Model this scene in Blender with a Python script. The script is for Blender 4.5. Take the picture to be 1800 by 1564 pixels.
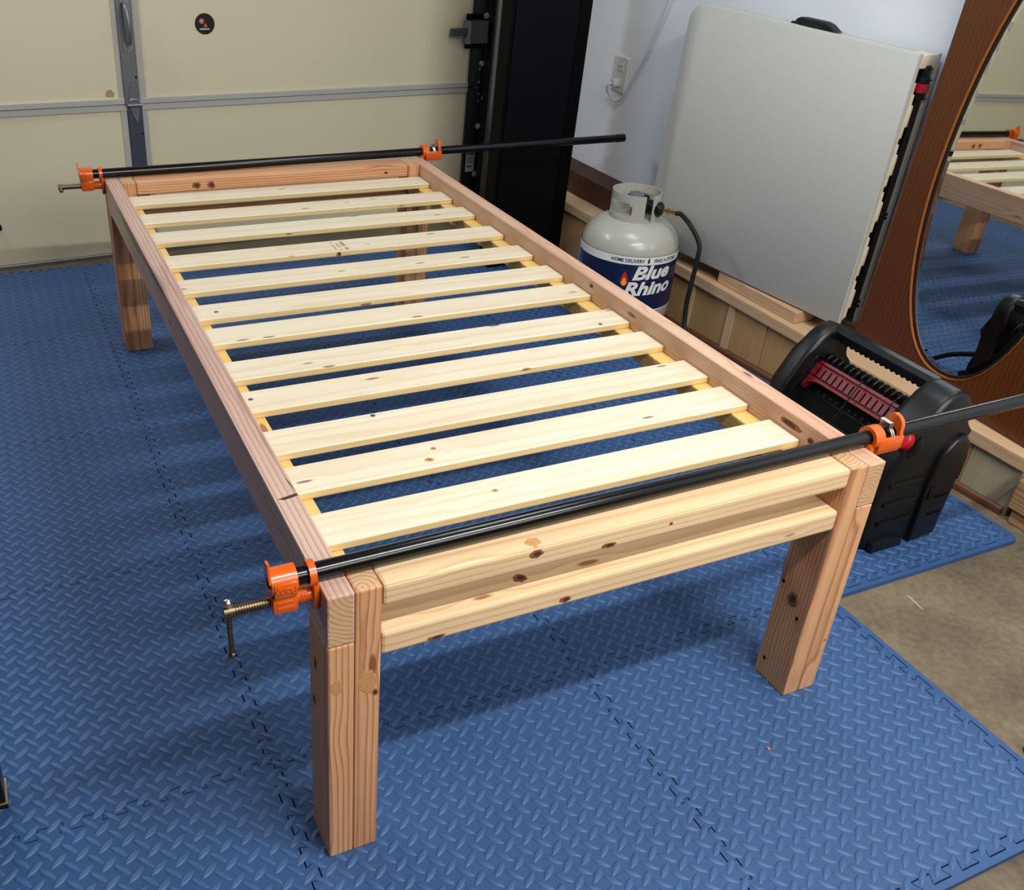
import bpy, bmesh, math, random
from mathutils import Vector, Matrix
from mathutils.geometry import delaunay_2d_cdt
from math import sin, cos, pi, radians

S = bpy.context.scene
C = S.collection
for o in list(bpy.data.objects):
    bpy.data.objects.remove(o, do_unlink=True)
random.seed(7)

# ------------------------------------------------------------------ camera
CR = [[0.9030, -0.4254, 0.0590], [-0.1672, -0.4752, -0.8638], [0.3955, 0.7702, -0.5003]]
cam_d = bpy.data.cameras.new('camera')
cam_d.sensor_fit = 'HORIZONTAL'
cam_d.sensor_width = 36.0
cam_d.lens = 36.0 * 1711.0 / 1800.0
cam_d.shift_x = 97.3 / 1800.0
cam_d.shift_y = -25.7 / 1800.0
cam_d.clip_start = 0.01
cam = bpy.data.objects.new('camera', cam_d)
C.objects.link(cam)
rx, ry, rz = (Vector(r) for r in CR)
rz.normalize(); rx = (rx - rz * rx.dot(rz)).normalized(); ry = rz.cross(rx)
m = Matrix((rx, -ry, -rz)).transposed().to_4x4()
m.translation = Vector((-0.318, -0.962, 1.384))
cam.matrix_world = m
S.camera = cam

# ------------------------------------------------------------------ exposure, world, lamps
S.view_settings.view_transform = 'Standard'
S.view_settings.look = 'None'
S.view_settings.exposure = 0.0
S.view_settings.gamma = 1.0
S.view_settings.use_curve_mapping = False
w = bpy.data.worlds.new('garage_air')
w.use_nodes = True
w.node_tree.nodes['Background'].inputs[0].default_value = (0.62, 0.72, 0.9, 1)
w.node_tree.nodes['Background'].inputs[1].default_value = 0.15
S.world = w


def lamp(name, loc, target, sx, sy, power, col):
    d = bpy.data.lights.new(name, 'AREA')
    d.shape = 'RECTANGLE'; d.size = sx; d.size_y = sy
    d.energy = power; d.color = col
    o = bpy.data.objects.new(name, d)
    C.objects.link(o)
    o.location = loc
    dirv = Vector(target) - Vector(loc)
    o.rotation_euler = dirv.to_track_quat('-Z', 'Y').to_euler()
    o['label'] = 'inferred or added lamp lighting the garage'
    o['category'] = 'lamp'
    return o


# main ceiling lamp, near the photographer and right of the bed's middle
lamp('ceiling_lamp', (0.85, -0.88, 2.38), (0.85, -0.7, 0), 1.5, 0.06, 58, (1.0, 0.975, 0.93))
# broad soft fill added behind the photographer for the inferred front light
lamp('fill_lamp', (1.1, -2.2, 2.2), (0.5, 0.6, 0.35), 1.6, 0.9, 40, (1.0, 0.97, 0.92))
# cool strip light high beside the garage door, left of the bed
lamp('strip_lamp', (-0.7, 2.3, 2.3), (-0.1, 0.9, 0.0), 1.3, 0.3, 22, (0.84, 0.92, 1.0))
# cool ceiling panel added near the right wall to brighten it
lamp('ceiling_lamp', (1.25, 0.95, 2.44), (1.25, 0.95, 0), 0.5, 0.9, 17, (0.82, 0.91, 1.0))

# ------------------------------------------------------------------ room frame (floor slopes to the door, room is level)
A_, B_ = radians(4.5), 0.034
U = Vector((cos(A_), sin(A_), 0))
V0 = Vector((-sin(A_), cos(A_), 0))
Zv = Vector((0, 0, 1))
V = V0 * cos(B_) + Zv * sin(B_)
W = -V0 * sin(B_) + Zv * cos(B_)
RM = Matrix((U, V, W)).transposed().to_4x4()


def rp(u, v, w_): return RM @ Vector((u, v, w_))


# ------------------------------------------------------------------ materials
MATS = {}


def nt(name):
    mt = bpy.data.materials.new(name); mt.use_nodes = True
    t = mt.node_tree
    return mt, t, t.nodes['Principled BSDF']


def rgb(h):
    """sRGB 0-255 triple to linear"""
    return tuple(((c / 255 / 12.92) if c / 255 <= 0.04045 else ((c / 255 + 0.055) / 1.055) ** 2.4) for c in h) + (1,)


def plain(name, col, rough=0.5, metal=0.0, noise=0.0, nscale=20.0, bump=0.0, bscale=200.0, coat=0.0, spec=None):
    mt, t, b = nt(name)
    c = rgb(col)
    b.inputs['Base Color'].default_value = c
    b.inputs['Roughness'].default_value = rough
    b.inputs['Metallic'].default_value = metal
    if spec is not None: b.inputs['Specular IOR Level'].default_value = spec
    if coat: b.inputs['Coat Weight'].default_value = coat; b.inputs['Coat Roughness'].default_value = 0.12
    N = t.nodes; L = t.links
    if noise or bump:
        tc = N.new('ShaderNodeTexCoord')
    if noise:
        n = N.new('ShaderNodeTexNoise'); n.inputs['Scale'].default_value = nscale; n.inputs['Detail'].default_value = 6
        L.new(tc.outputs['Object'], n.inputs['Vector'])
        mx = N.new('ShaderNodeMix'); mx.data_type = 'RGBA'
        L.new(n.outputs['Fac'], mx.inputs['Factor'])
        mx.inputs['A'].default_value = tuple(min(1, v * (1 - noise)) for v in c[:3]) + (1,)
        mx.inputs['B'].default_value = tuple(min(1, v * (1 + noise)) for v in c[:3]) + (1,)
        L.new(mx.outputs['Result'], b.inputs['Base Color'])
    if bump:
        n2 = N.new('ShaderNodeTexNoise'); n2.inputs['Scale'].default_value = bscale; n2.inputs['Detail'].default_value = 3
        L.new(tc.outputs['Object'], n2.inputs['Vector'])
        bp = N.new('ShaderNodeBump'); bp.inputs['Strength'].default_value = bump; bp.inputs['Distance'].default_value = 0.001
        L.new(n2.outputs['Fac'], bp.inputs['Height']); L.new(bp.outputs['Normal'], b.inputs['Normal'])
    MATS[name] = mt
    return mt


def math_node(t, op, a=None, b=None, c=None):
    n = t.nodes.new('ShaderNodeMath'); n.operation = op
    for i, v in enumerate((a, b, c)):
        if v is None: continue
        if isinstance(v, (int, float)): n.inputs[i].default_value = v
        else: t.links.new(v, n.inputs[i])
    return n.outputs[0]


def wood(name, light, dark, knot, rough=0.55, period=0.0065, contrast=0.8, knots=0.5, blotch=None, distort=0.010, kscale=(5.0, 18, 18), ksize=0.13, streak=None, spec=0.4):
    """solid lumber: growth rings around a pith that runs along the board, fibres and knots; reads the 'grain' attribute"""
    mt, t, b = nt(name)
    N, L = t.nodes, t.links
    at = N.new('ShaderNodeAttribute'); at.attribute_name = 'grain'
    sep = N.new('ShaderNodeSeparateXYZ'); L.new(at.outputs['Vector'], sep.inputs[0])

    def mapped(sx, sy, sz):
        mp = N.new('ShaderNodeMapping'); mp.inputs['Scale'].default_value = (sx, sy, sz)
        L.new(at.outputs['Vector'], mp.inputs['Vector']); return mp.outputs[0]
    n1 = N.new('ShaderNodeTexNoise'); n1.inputs['Scale'].default_value = 1.0; n1.inputs['Detail'].default_value = 3
    L.new(mapped(1.6, 9, 9), n1.inputs['Vector'])
    # knots
    vo = N.new('ShaderNodeTexVoronoi'); vo.feature = 'F1'; vo.inputs['Scale'].default_value = 1.0
    L.new(mapped(*kscale), vo.inputs['Vector'])
    kd = vo.outputs['Distance']
    near = N.new('ShaderNodeMapRange'); near.interpolation_type = 'SMOOTHSTEP'
    near.inputs['From Min'].default_value = 0.0; near.inputs['From Max'].default_value = 0.42
    near.inputs['To Min'].default_value = 1.0; near.inputs['To Max'].default_value = 0.0
    L.new(kd, near.inputs['Value'])
    y2 = math_node(t, 'MULTIPLY', sep.outputs[1], sep.outputs[1])
    z2 = math_node(t, 'MULTIPLY', sep.outputs[2], sep.outputs[2])
    r = math_node(t, 'SQRT', math_node(t, 'ADD', y2, z2))
    r = math_node(t, 'ADD', r, math_node(t, 'MULTIPLY', n1.outputs['Fac'], distort))
    r = math_node(t, 'ADD', r, math_node(t, 'MULTIPLY', near.outputs[0], 0.006))
    ph = math_node(t, 'FRACT', math_node(t, 'DIVIDE', r, period))
    ring = N.new('ShaderNodeValToRGB')
    e = ring.color_ramp.elements
    e[0].position = 0.0; e[0].color = (0, 0, 0, 1)
    e[1].position = 1.0; e[1].color = (0.1, 0.1, 0.1, 1)
    k1 = e.new(0.55); k1.color = (0.22, 0.22, 0.22, 1)
    k2 = e.new(0.86); k2.color = (1, 1, 1, 1)
    L.new(ph, ring.inputs[0])
    fib = N.new('ShaderNodeTexNoise'); fib.inputs['Scale'].default_value = 1.0; fib.inputs['Detail'].default_value = 4
    L.new(mapped(14, 420, 420), fib.inputs['Vector'])
    blo = N.new('ShaderNodeTexNoise'); blo.inputs['Scale'].default_value = 1.0; blo.inputs['Detail'].default_value = 2
    L.new(mapped(2.2, 16, 16), blo.inputs['Vector'])
    fac = math_node(t, 'MULTIPLY', ring.outputs[0], contrast)
    fac = math_node(t, 'ADD', fac, math_node(t, 'MULTIPLY', math_node(t, 'SUBTRACT', fib.outputs['Fac'], 0.5), 0.55))
    cl = N.new('ShaderNodeClamp'); L.new(fac, cl.inputs[0])
    base = N.new('ShaderNodeMix'); base.data_type = 'RGBA'
    L.new(cl.outputs[0], base.inputs['Factor'])
    base.inputs['A'].default_value = rgb(light); base.inputs['B'].default_value = rgb(dark)
    bl = N.new('ShaderNodeMix'); bl.data_type = 'RGBA'
    bf = N.new('ShaderNodeMapRange'); bf.inputs['From Min'].default_value = 0.42; bf.inputs['From Max'].default_value = 0.68
    bf.inputs['To Max'].default_value = 0.75
    L.new(blo.outputs['Fac'], bf.inputs['Value'])
    L.new(bf.outputs[0], bl.inputs['Factor'])
    L.new(base.outputs['Result'], bl.inputs['A'])
    mulc = N.new('ShaderNodeMix'); mulc.data_type = 'RGBA'; mulc.blend_type = 'MULTIPLY'
    mulc.inputs['Factor'].default_value = 1.0
    L.new(base.outputs['Result'], mulc.inputs['A'])
    mulc.inputs['B'].default_value = rgb(blotch) if blotch else (0.9, 0.86, 0.82, 1)
    L.new(mulc.outputs['Result'], bl.inputs['B'])
    # knot colour on a share of the cells
    kc = N.new('ShaderNodeMapRange'); kc.interpolation_type = 'SMOOTHSTEP'
    kc.inputs['From Min'].default_value = ksize * 0.6; kc.inputs['From Max'].default_value = ksize
    kc.inputs['To Min'].default_value = 1.0; kc.inputs['To Max'].default_value = 0.0
    L.new(kd, kc.inputs['Value'])
    sel = math_node(t, 'LESS_THAN', N.new('ShaderNodeSeparateColor').outputs[0], knots)
    sc = [n for n in N if n.bl_idname == 'ShaderNodeSeparateColor'][0]
    L.new(vo.outputs['Color'], sc.inputs[0])
    kf = math_node(t, 'MULTIPLY', math_node(t, 'MULTIPLY', kc.outputs[0], sel), 0.85)
    km = N.new('ShaderNodeMix'); km.data_type = 'RGBA'
    L.new(kf, km.inputs['Factor']); L.new(bl.outputs['Result'], km.inputs['A']); km.inputs['B'].default_value = rgb(knot)
    out = km.outputs['Result']
    if streak:
        sn = N.new('ShaderNodeTexNoise'); sn.inputs['Scale'].default_value = 1.0; sn.inputs['Detail'].default_value = 5
        L.new(mapped(1.3, 26, 26), sn.inputs['Vector'])
        sm = N.new('ShaderNodeMapRange'); sm.inputs['From Min'].default_value = 0.60; sm.inputs['From Max'].default_value = 0.70; sm.inputs['To Max'].default_value = 0.8
        L.new(sn.outputs['Fac'], sm.inputs['Value'])
        sx = N.new('ShaderNodeMix'); sx.data_type = 'RGBA'
        L.new(sm.outputs[0], sx.inputs['Factor']); L.new(out, sx.inputs['A']); sx.inputs['B'].default_value = rgb(streak)
        out = sx.outputs['Result']
    L.new(out, b.inputs['Base Color'])
    b.inputs['Roughness'].default_value = rough
    b.inputs['Specular IOR Level'].default_value = spec
    bp = N.new('ShaderNodeBump'); bp.inputs['Strength'].default_value = 0.25; bp.inputs['Distance'].default_value = 0.0006
    L.new(fac, bp.inputs['Height']); L.new(bp.outputs['Normal'], b.inputs['Normal'])
    MATS[name] = mt
    return mt


wood('fir_pink', (214, 178, 150), (178, 132, 106), (92, 50, 34), contrast=0.6, blotch=(242, 226, 222), rough=0.42, knots=0.4)
wood('fir_rose', (206, 176, 160), (158, 120, 106), (84, 48, 36), contrast=0.75, blotch=(240, 224, 222), rough=0.4, period=0.009, streak=(96, 62, 50), knots=0.3)
wood('fir_orange', (216, 166, 122), (160, 104, 68), (120, 66, 34), contrast=0.85, blotch=(240, 218, 205), knots=0.35, period=0.008)
wood('knot_ring', (150, 94, 54), (84, 46, 24), (60, 34, 20), contrast=0.9, period=0.0030, knots=0.0, rough=0.6, distort=0.02)
wood('knot_ring_pale', (204, 152, 98), (168, 112, 66), (120, 80, 50), contrast=0.8, period=0.0042, knots=0.0, rough=0.55, distort=0.03)
wood('end_grain', (206, 170, 130), (160, 118, 82), (120, 80, 50), contrast=0.8, period=0.0075, knots=0.0, rough=0.7)
wood('fir_yellow', (228, 200, 160), (198, 156, 108), (140, 82, 40), contrast=0.7, period=0.010, knots=0.35)
wood('pine_slat', (229, 217, 193), (208, 187, 150), (112, 80, 52), contrast=0.5, period=0.009, knots=0.95, rough=0.4, blotch=(250, 244, 236), kscale=(7.0, 30, 30), ksize=0.125, distort=0.014, spec=0.5)
wood('pine_edge', (230, 205, 146), (212, 178, 112), (120, 84, 52), contrast=0.5, period=0.009, knots=0.6, rough=0.5, kscale=(7.0, 30, 30), ksize=0.125)  # yellower than the slat tops, whose whitish sheen is put into colour
wood('pale_panel', (172, 160, 134), (154, 140, 114), (110, 96, 76), contrast=0.35, period=0.012, knots=0.2, rough=0.65)
wood('pine_cleat', (232, 196, 120), (206, 160, 86), (140, 92, 48), contrast=0.5)
wood('ledge_lumber', (200, 168, 132), (170, 132, 96), (96, 62, 40), contrast=0.5, period=0.010, rough=0.6)
wood('plywood', (178, 142, 96), (154, 116, 74), (120, 84, 50), contrast=0.35, period=0.012, knots=0.2, rough=0.65)
wood('redwood', (74, 42, 26), (48, 25, 16), (30, 16, 10), contrast=0.6, rough=0.6, knots=0.2)
wood('mahogany', (96, 52, 24), (64, 33, 14), (50, 24, 12), contrast=0.55, period=0.012, rough=0.32, knots=0.0, distort=0.02)
wood('old_wood', (178, 140, 104), (120, 86, 60), (80, 56, 40), contrast=0.8, rough=0.75)

plain('foam_blue', (44, 79, 127), 0.5, noise=0.12, nscale=2.5, spec=0.5)
plain('foam_edge', (44, 79, 127), 0.6, noise=0.06, nscale=4.0)
plain('pipe_black', (7, 8, 10), 0.2, 0.0, noise=0.4, nscale=40, spec=0.4)
plain('cast_orange', (214, 90, 6), 0.3, noise=0.05, coat=0.5, bump=0.15, bscale=250)
plain('steel_bright', (210, 208, 200), 0.28, 1.0)
plain('steel_brown', (120, 104, 82), 0.38, 1.0, noise=0.3, nscale=80)
plain('tank_grey', (170, 169, 158), 0.32, noise=0.04, nscale=8, coat=0.2)
plain('tank_grey_base', (128, 126, 120), 0.4)
plain('label_navy', (13, 25, 62), 0.35)
plain('label_blue', (44, 96, 168), 0.35)
plain('label_white', (228, 228, 226), 0.4)
plain('ink_navy', (22, 26, 50), 0.5)
plain('ink_grey', (96, 98, 104), 0.6)
plain('flame_red', (196, 40, 24), 0.4)
plain('flame_yellow', (240, 176, 40), 0.4)
plain('brass', (190, 146, 70), 0.3, 1.0)
plain('rubber_black', (10, 11, 13), 0.55, spec=0.35)
plain('plastic_black', (10, 11, 13), 0.38, bump=0.12, bscale=900, spec=0.4)
plain('plastic_dark', (8, 8, 9), 0.55, spec=0.25)
plain('matte_black', (5, 5, 5), 0.8, spec=0.15)
plain('red_enamel', (122, 22, 25), 0.38)
plain('red_knob', (176, 22, 34), 0.35)
plain('wire_black', (12, 12, 12), 0.35, 0.4)
plain('drywall_white', (230, 233, 240), 0.7, noise=0.015, nscale=3, bump=0.05, bscale=60)
plain('plain_wall', (112, 108, 102), 0.85)
plain('ceiling_white', (150, 148, 144), 0.9)
plain('door_cream', (226, 214, 180), 0.6, noise=0.05, nscale=2.2, bump=0.12, bscale=700)
plain('door_grey', (186, 182, 172), 0.5, noise=0.03, nscale=6)
plain('door_steel', (128, 130, 132), 0.42, 0.6, noise=0.12, nscale=9)
plain('stile_black', (24, 26, 30), 0.45, 0.2, noise=0.15, nscale=10)
plain('lock_grey', (70, 72, 76), 0.45, 0.3, noise=0.12, nscale=20)
plain('door_steel_dark', (70, 78, 90), 0.42, 0.2, noise=0.15, nscale=10)
plain('galvanized', (150, 150, 148), 0.4, 0.8, noise=0.15, nscale=30)
plain('navy_black', (4, 5, 11), 0.5, spec=0.15)
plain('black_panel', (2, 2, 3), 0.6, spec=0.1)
plain('table_plastic', (186, 186, 180), 0.5, noise=0.03, nscale=40, bump=0.12, bscale=900)
plain('table_shell', (214, 202, 180), 0.5)
plain('outlet_white', (205, 205, 202), 0.4)
plain('cord_white', (205, 206, 208), 0.45)
plain('sticker_black', (20, 20, 24), 0.3)
plain('sticker_orange', (206, 104, 60), 0.4)
plain('sticker_white', (206, 204, 200), 0.5)
plain('warn_red', (160, 36, 30), 0.5)
plain('brown_moulding', (92, 56, 36), 0.4, noise=0.25, nscale=20)
plain('gold_trim', (150, 88, 38), 0.45)
plain('groove_dark', (30, 18, 10), 0.5)
plain('wood_chip', (214, 140, 100), 0.7)
plain('chalk', (150, 144, 130), 0.9)
plain('lacquer_black', (10, 10, 12), 0.3)
plain('gold_line', (150, 110, 50), 0.4)
plain('screw_grey', (120, 116, 110), 0.45, 0.8)
plain('knot_brown', (138, 84, 46), 0.6, noise=0.35, nscale=260)
plain('knot_dark', (66, 36, 20), 0.7, noise=0.3, nscale=300)
plain('knot_pale', (198, 146, 92), 0.55, noise=0.3, nscale=220)
plain('foam_raised', (52, 87, 134), 0.5, noise=0.16, nscale=2.5, spec=0.5)  # paler than foam_blue: tread highlights painted in, along with wear
plain('stain_brown', (176, 150, 112), 0.65, noise=0.25, nscale=60)
# mirror glass
mt, t, b = nt('mirror_glass')
b.inputs['Base Color'].default_value = (0.80, 0.83, 0.80, 1); b.inputs['Metallic'].default_value = 1; b.inputs['Roughness'].default_value = 0.02
MATS['mirror_glass'] = mt
# concrete
mt, t, b = nt('concrete')
N, L = t.nodes, t.links
tc = N.new('ShaderNodeTexCoord')
n1 = N.new('ShaderNodeTexNoise'); n1.inputs['Scale'].default_value = 3.2; n1.inputs['Detail'].default_value = 9; n1.inputs['Roughness'].default_value = 0.62
n2 = N.new('ShaderNodeTexNoise'); n2.inputs['Scale'].default_value = 60; n2.inputs['Detail'].default_value = 6
L.new(tc.outputs['Object'], n1.inputs['Vector']); L.new(tc.outputs['Object'], n2.inputs['Vector'])
cr = N.new('ShaderNodeValToRGB'); e = cr.color_ramp.elements
e[0].position = 0.3; e[0].color = rgb((70, 61, 48)); e[1].position = 0.7; e[1].color = rgb((138, 124, 98))
k = e.new(0.5); k.color = rgb((108, 96, 75))
mxn = N.new('ShaderNodeMix'); mxn.data_type = 'FLOAT'; mxn.inputs['Factor'].default_value = 0.3
L.new(n1.outputs['Fac'], mxn.inputs['A']); L.new(n2.outputs['Fac'], mxn.inputs['B'])
L.new(mxn.outputs['Result'], cr.inputs[0]); L.new(cr.outputs[0], b.inputs['Base Color'])
b.inputs['Roughness'].default_value = 0.7
bp = N.new('ShaderNodeBump'); bp.inputs['Strength'].default_value = 0.3; bp.inputs['Distance'].default_value = 0.002
L.new(n2.outputs['Fac'], bp.inputs['Height']); L.new(bp.outputs['Normal'], b.inputs['Normal'])
MATS['concrete'] = mt
# woven foam surface between the raised lenses
mt = MATS['foam_blue']; t = mt.node_tree; N, L = t.nodes, t.links; b = N['Principled BSDF']
tc = [n for n in N if n.bl_idname == 'ShaderNodeTexCoord'][0]
w1 = N.new('ShaderNodeTexWave'); w1.bands_direction = 'X'; w1.inputs['Scale'].default_value = 160
w2 = N.new('ShaderNodeTexWave'); w2.bands_direction = 'Y'; w2.inputs['Scale'].default_value = 110
mpp = N.new('ShaderNodeMapping'); mpp.inputs['Rotation'].default_value = (0, 0, radians(-25))
L.new(tc.outputs['Object'], mpp.inputs['Vector'])
L.new(mpp.outputs[0], w1.inputs['Vector']); L.new(mpp.outputs[0], w2.inputs['Vector'])
hh = math_node(t, 'ADD', w1.outputs['Fac'], w2.outputs['Fac'])
bp = N.new('ShaderNodeBump'); bp.inputs['Strength'].default_value = 0.5; bp.inputs['Distance'].default_value = 0.0009
L.new(hh, bp.inputs['Height']); L.new(bp.outputs['Normal'], b.inputs['Normal'])

# ------------------------------------------------------------------ helpers
WL = {}          # world location of every parent
PENDING = []


def vec(*a): return Vector(a)


def bm_box(bm, lo, hi, bevel=0.0, seg=2):
    lo, hi = Vector(lo), Vector(hi)
    vs = [bm.verts.new((x, y, z)) for x in (lo.x, hi.x) for y in (lo.y, hi.y) for z in (lo.z, hi.z)]
    F = [(0, 1, 3, 2), (4, 6, 7, 5), (0, 4, 5, 1), (2, 3, 7, 6), (0, 2, 6, 4), (1, 5, 7, 3)]
    fs = [bm.faces.new([vs[i] for i in f]) for f in F]
    if bevel:
        es = list({e for f in fs for e in f.edges})
        bmesh.ops.bevel(bm, geom=es, offset=bevel, segments=seg, profile=0.5, affect='EDGES')
    return bm


def box(lo, hi, bevel=0.0, seg=2):
    return bm_box(bmesh.new(), lo, hi, bevel, seg)


def frame_for(d):
    d = d.normalized()
    a = Vector((0, 0, 1)) if abs(d.z) < 0.9 else Vector((1, 0, 0))
    x = d.cross(a).normalized(); y = d.cross(x).normalized()
    return x, y


def bm_tube(bm, pts, r, n=12, closed=False, caps=True):
    pts = [Vector(p) for p in pts]
    rs = r if isinstance(r, (list, tuple)) else [r] * len(pts)
    rings = []
    px = None
    for i, p in enumerate(pts):
        if closed: d = pts[(i + 1) % len(pts)] - pts[i - 1]
        else: d = pts[min(i + 1, len(pts) - 1)] - pts[max(i - 1, 0)]
        d.normalize()
        if px is None: x, y = frame_for(d)
        else:
            x = (px - d * px.dot(d))
            if x.length < 1e-6: x, y = frame_for(d)
            x.normalize(); y = d.cross(x)
        px = x
        rings.append([bm.verts.new(p + (x * cos(2 * pi * k / n) + y * sin(2 * pi * k / n)) * rs[i]) for k in range(n)])
    m_ = len(rings)
    for i in range(m_ if closed else m_ - 1):
        a, b_ = rings[i], rings[(i + 1) % m_]
        for k in range(n):
            bm.faces.new((a[k], a[(k + 1) % n], b_[(k + 1) % n], b_[k]))
    if caps and not closed:
        bm.faces.new(list(reversed(rings[0]))); bm.faces.new(rings[-1])
    return bm


def tube(pts, r, n=12, closed=False):
    return bm_tube(bmesh.new(), pts, r, n, closed)


def spline(pts, n=8):
    pts = [Vector(p) for p in pts]
    P = [pts[0] * 2 - pts[1]] + pts + [pts[-1] * 2 - pts[-2]]
    out = []
    for i in range(1, len(P) - 2):
        for k in range(n):
            s = k / n
            a, b_, c, d = P[i - 1], P[i], P[i + 1], P[i + 2]
            out.append(0.5 * ((2 * b_) + (c - a) * s + (2 * a - 5 * b_ + 4 * c - d) * s * s + (3 * b_ - a - 3 * c + d) * s ** 3))
    out.append(pts[-1])
    return out


def bm_lathe(bm, prof, cx, cy, n=48, a0=0.0, a1=2 * pi):
    full = abs(a1 - a0 - 2 * pi) < 1e-6
    cols = n if full else n + 1
    grid = []
    for (r, z) in prof:
        row = [bm.verts.new((cx + r * cos(a0 + (a1 - a0) * k / n), cy + r * sin(a0 + (a1 - a0) * k / n), z)) for k in range(cols)]
        grid.append(row)
    for i in range(len(prof) - 1):
        for k in range(n):
            k2 = (k + 1) % cols
            bm.faces.new((grid[i][k], grid[i][k2], grid[i + 1][k2], grid[i + 1][k]))
    return bm


def bm_prism(bm, poly, h0, h1, axis='y', bevel=0.0, seg=2):
    """poly: list of 2D points; extruded along axis between h0 and h1"""
    def P(p, h):
        if axis == 'y': return (p[0], h, p[1])
        if axis == 'x': return (h, p[0], p[1])
        return (p[0], p[1], h)
    a = [bm.verts.new(P(p, h0)) for p in poly]
    b_ = [bm.verts.new(P(p, h1)) for p in poly]
    n = len(poly)
    fs = [bm.faces.new(a), bm.faces.new(list(reversed(b_)))]
    for i in range(n):
        fs.append(bm.faces.new((a[(i + 1) % n], a[i], b_[i], b_[(i + 1) % n])))
    if bevel:
        es = list(set(fs[0].edges) | set(fs[1].edges))
        bmesh.ops.bevel(bm, geom=es, offset=bevel, segments=seg, profile=0.6, affect='EDGES')
    return bm


def prism(poly, h0, h1, axis='y', bevel=0.0, seg=2):
    return bm_prism(bmesh.new(), poly, h0, h1, axis, bevel, seg)


def obj(name, bm, mat, parent=None, xf=None, smooth=False, grain=None, kind=None, label=None, cat=None, group=None, tri=True, endmat=None):
    """bm in world (or xf) coordinates -> ONE mesh object; grain=(axis, offsets) gives lumber coordinates"""
    bmesh.ops.recalc_face_normals(bm, faces=bm.faces)
    if grain is not None:
        ax, off = grain
        lay = bm.verts.layers.float_vector.new('grain')
        o3 = {'x': (0, 1, 2), 'y': (1, 0, 2), 'z': (2, 0, 1)}[ax]
        cx = sum((v.co for v in bm.verts), Vector()) / len(bm.verts)
        for v in bm.verts:
            d = v.co - cx
            v[lay] = Vector((d[o3[0]] + off[0], d[o3[1]] + off[1], d[o3[2]] + off[2]))
    if xf is not None: bmesh.ops.transform(bm, matrix=xf, verts=bm.verts)
    if not bm.verts: raise ValueError(name)
    lo = Vector([min(v.co[i] for v in bm.verts) for i in range(3)])
    hi = Vector([max(v.co[i] for v in bm.verts) for i in range(3)])
    c = (lo + hi) / 2
    if parent is None: c.z = lo.z
    bmesh.ops.translate(bm, vec=-c, verts=bm.verts)
    if tri:
        ng = [f for f in bm.faces if len(f.verts) > 4]
        if ng: bmesh.ops.triangulate(bm, faces=ng)
    me = bpy.data.meshes.new(name)
    bm.to_mesh(me); bm.free()
    if mat: me.materials.append(MATS[mat])
    if endmat:
        me.materials.append(MATS[endmat])
        k_ = 'xyz'.index(grain[0])
        for p in me.polygons:
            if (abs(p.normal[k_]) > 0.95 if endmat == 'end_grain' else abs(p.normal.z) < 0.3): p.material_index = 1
    if smooth:
        for p in me.polygons: p.use_smooth = True
        if smooth is not True:
            me.set_sharp_from_angle(angle=radians(smooth))
    o = bpy.data.objects.new(name, me)
    C.objects.link(o)
    if parent is not None:
        o.parent = parent
        o.location = c - WL[parent.name]
    else:
        o.location = c
    WL[o.name] = c
    tag(o, label, cat, group, kind)
    return o


def tag(o, label=None, cat=None, group=None, kind=None):
    if label: o['label'] = label
    if cat: o['category'] = cat
    if group: o['group'] = group
    if kind: o['kind'] = kind
    return o


def thing(name, loc, label, cat, group=None, kind=None):
    o = bpy.data.objects.new(name, None)
    o.empty_display_size = 0.05
    C.objects.link(o); o.location = loc
    WL[o.name] = Vector(loc)
    return tag(o, label, cat, group, kind)


RG = random.Random(3)


def goff(py=0.05, pz=0.05):
    return (RG.uniform(-20, 20), RG.uniform(-py, py), RG.choice((-1, 1)) * RG.uniform(0.3 * pz, pz))


def board(name, lo, hi, axis, mat, parent, off=None, bevel=0.003, **k):
    """a length of lumber; extra cuts along it are not needed since the grain is a solid texture"""
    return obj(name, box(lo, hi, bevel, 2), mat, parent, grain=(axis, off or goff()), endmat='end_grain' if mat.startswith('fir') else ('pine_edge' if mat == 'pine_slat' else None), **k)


def text_bm(s, size, shear=0.0, bold=0.0, extrude=0.0, align='CENTER', res=3):
    cu = bpy.data.curves.new('t', 'FONT'); cu.body = s; cu.size = size; cu.shear = shear
    cu.offset = bold; cu.extrude = extrude; cu.align_x = align; cu.align_y = 'CENTER'; cu.resolution_u = res
    o = bpy.data.objects.new('t', cu); C.objects.link(o)
    dg = bpy.context.evaluated_depsgraph_get(); dg.update()
    me = bpy.data.meshes.new_from_object(o.evaluated_get(dg))
    bm = bmesh.new(); bm.from_mesh(me)
    bpy.data.objects.remove(o); bpy.data.curves.remove(cu); bpy.data.meshes.remove(me)
    return bm


def mat_from_axes(x, y, z, o):
    mm = Matrix((Vector(x), Vector(y), Vector(z))).transposed().to_4x4(); mm.translation = Vector(o); return mm


# ================================================================== ROOM SHELL
fz = -0.012
bm = bmesh.new()
bm_box(bm, (-4.2, -4.2, fz - 0.1), (3.2, 3.6, fz))
floor = obj('floor', bm, 'concrete', kind='structure', label='stained tan concrete garage floor', cat='floor')

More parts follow.
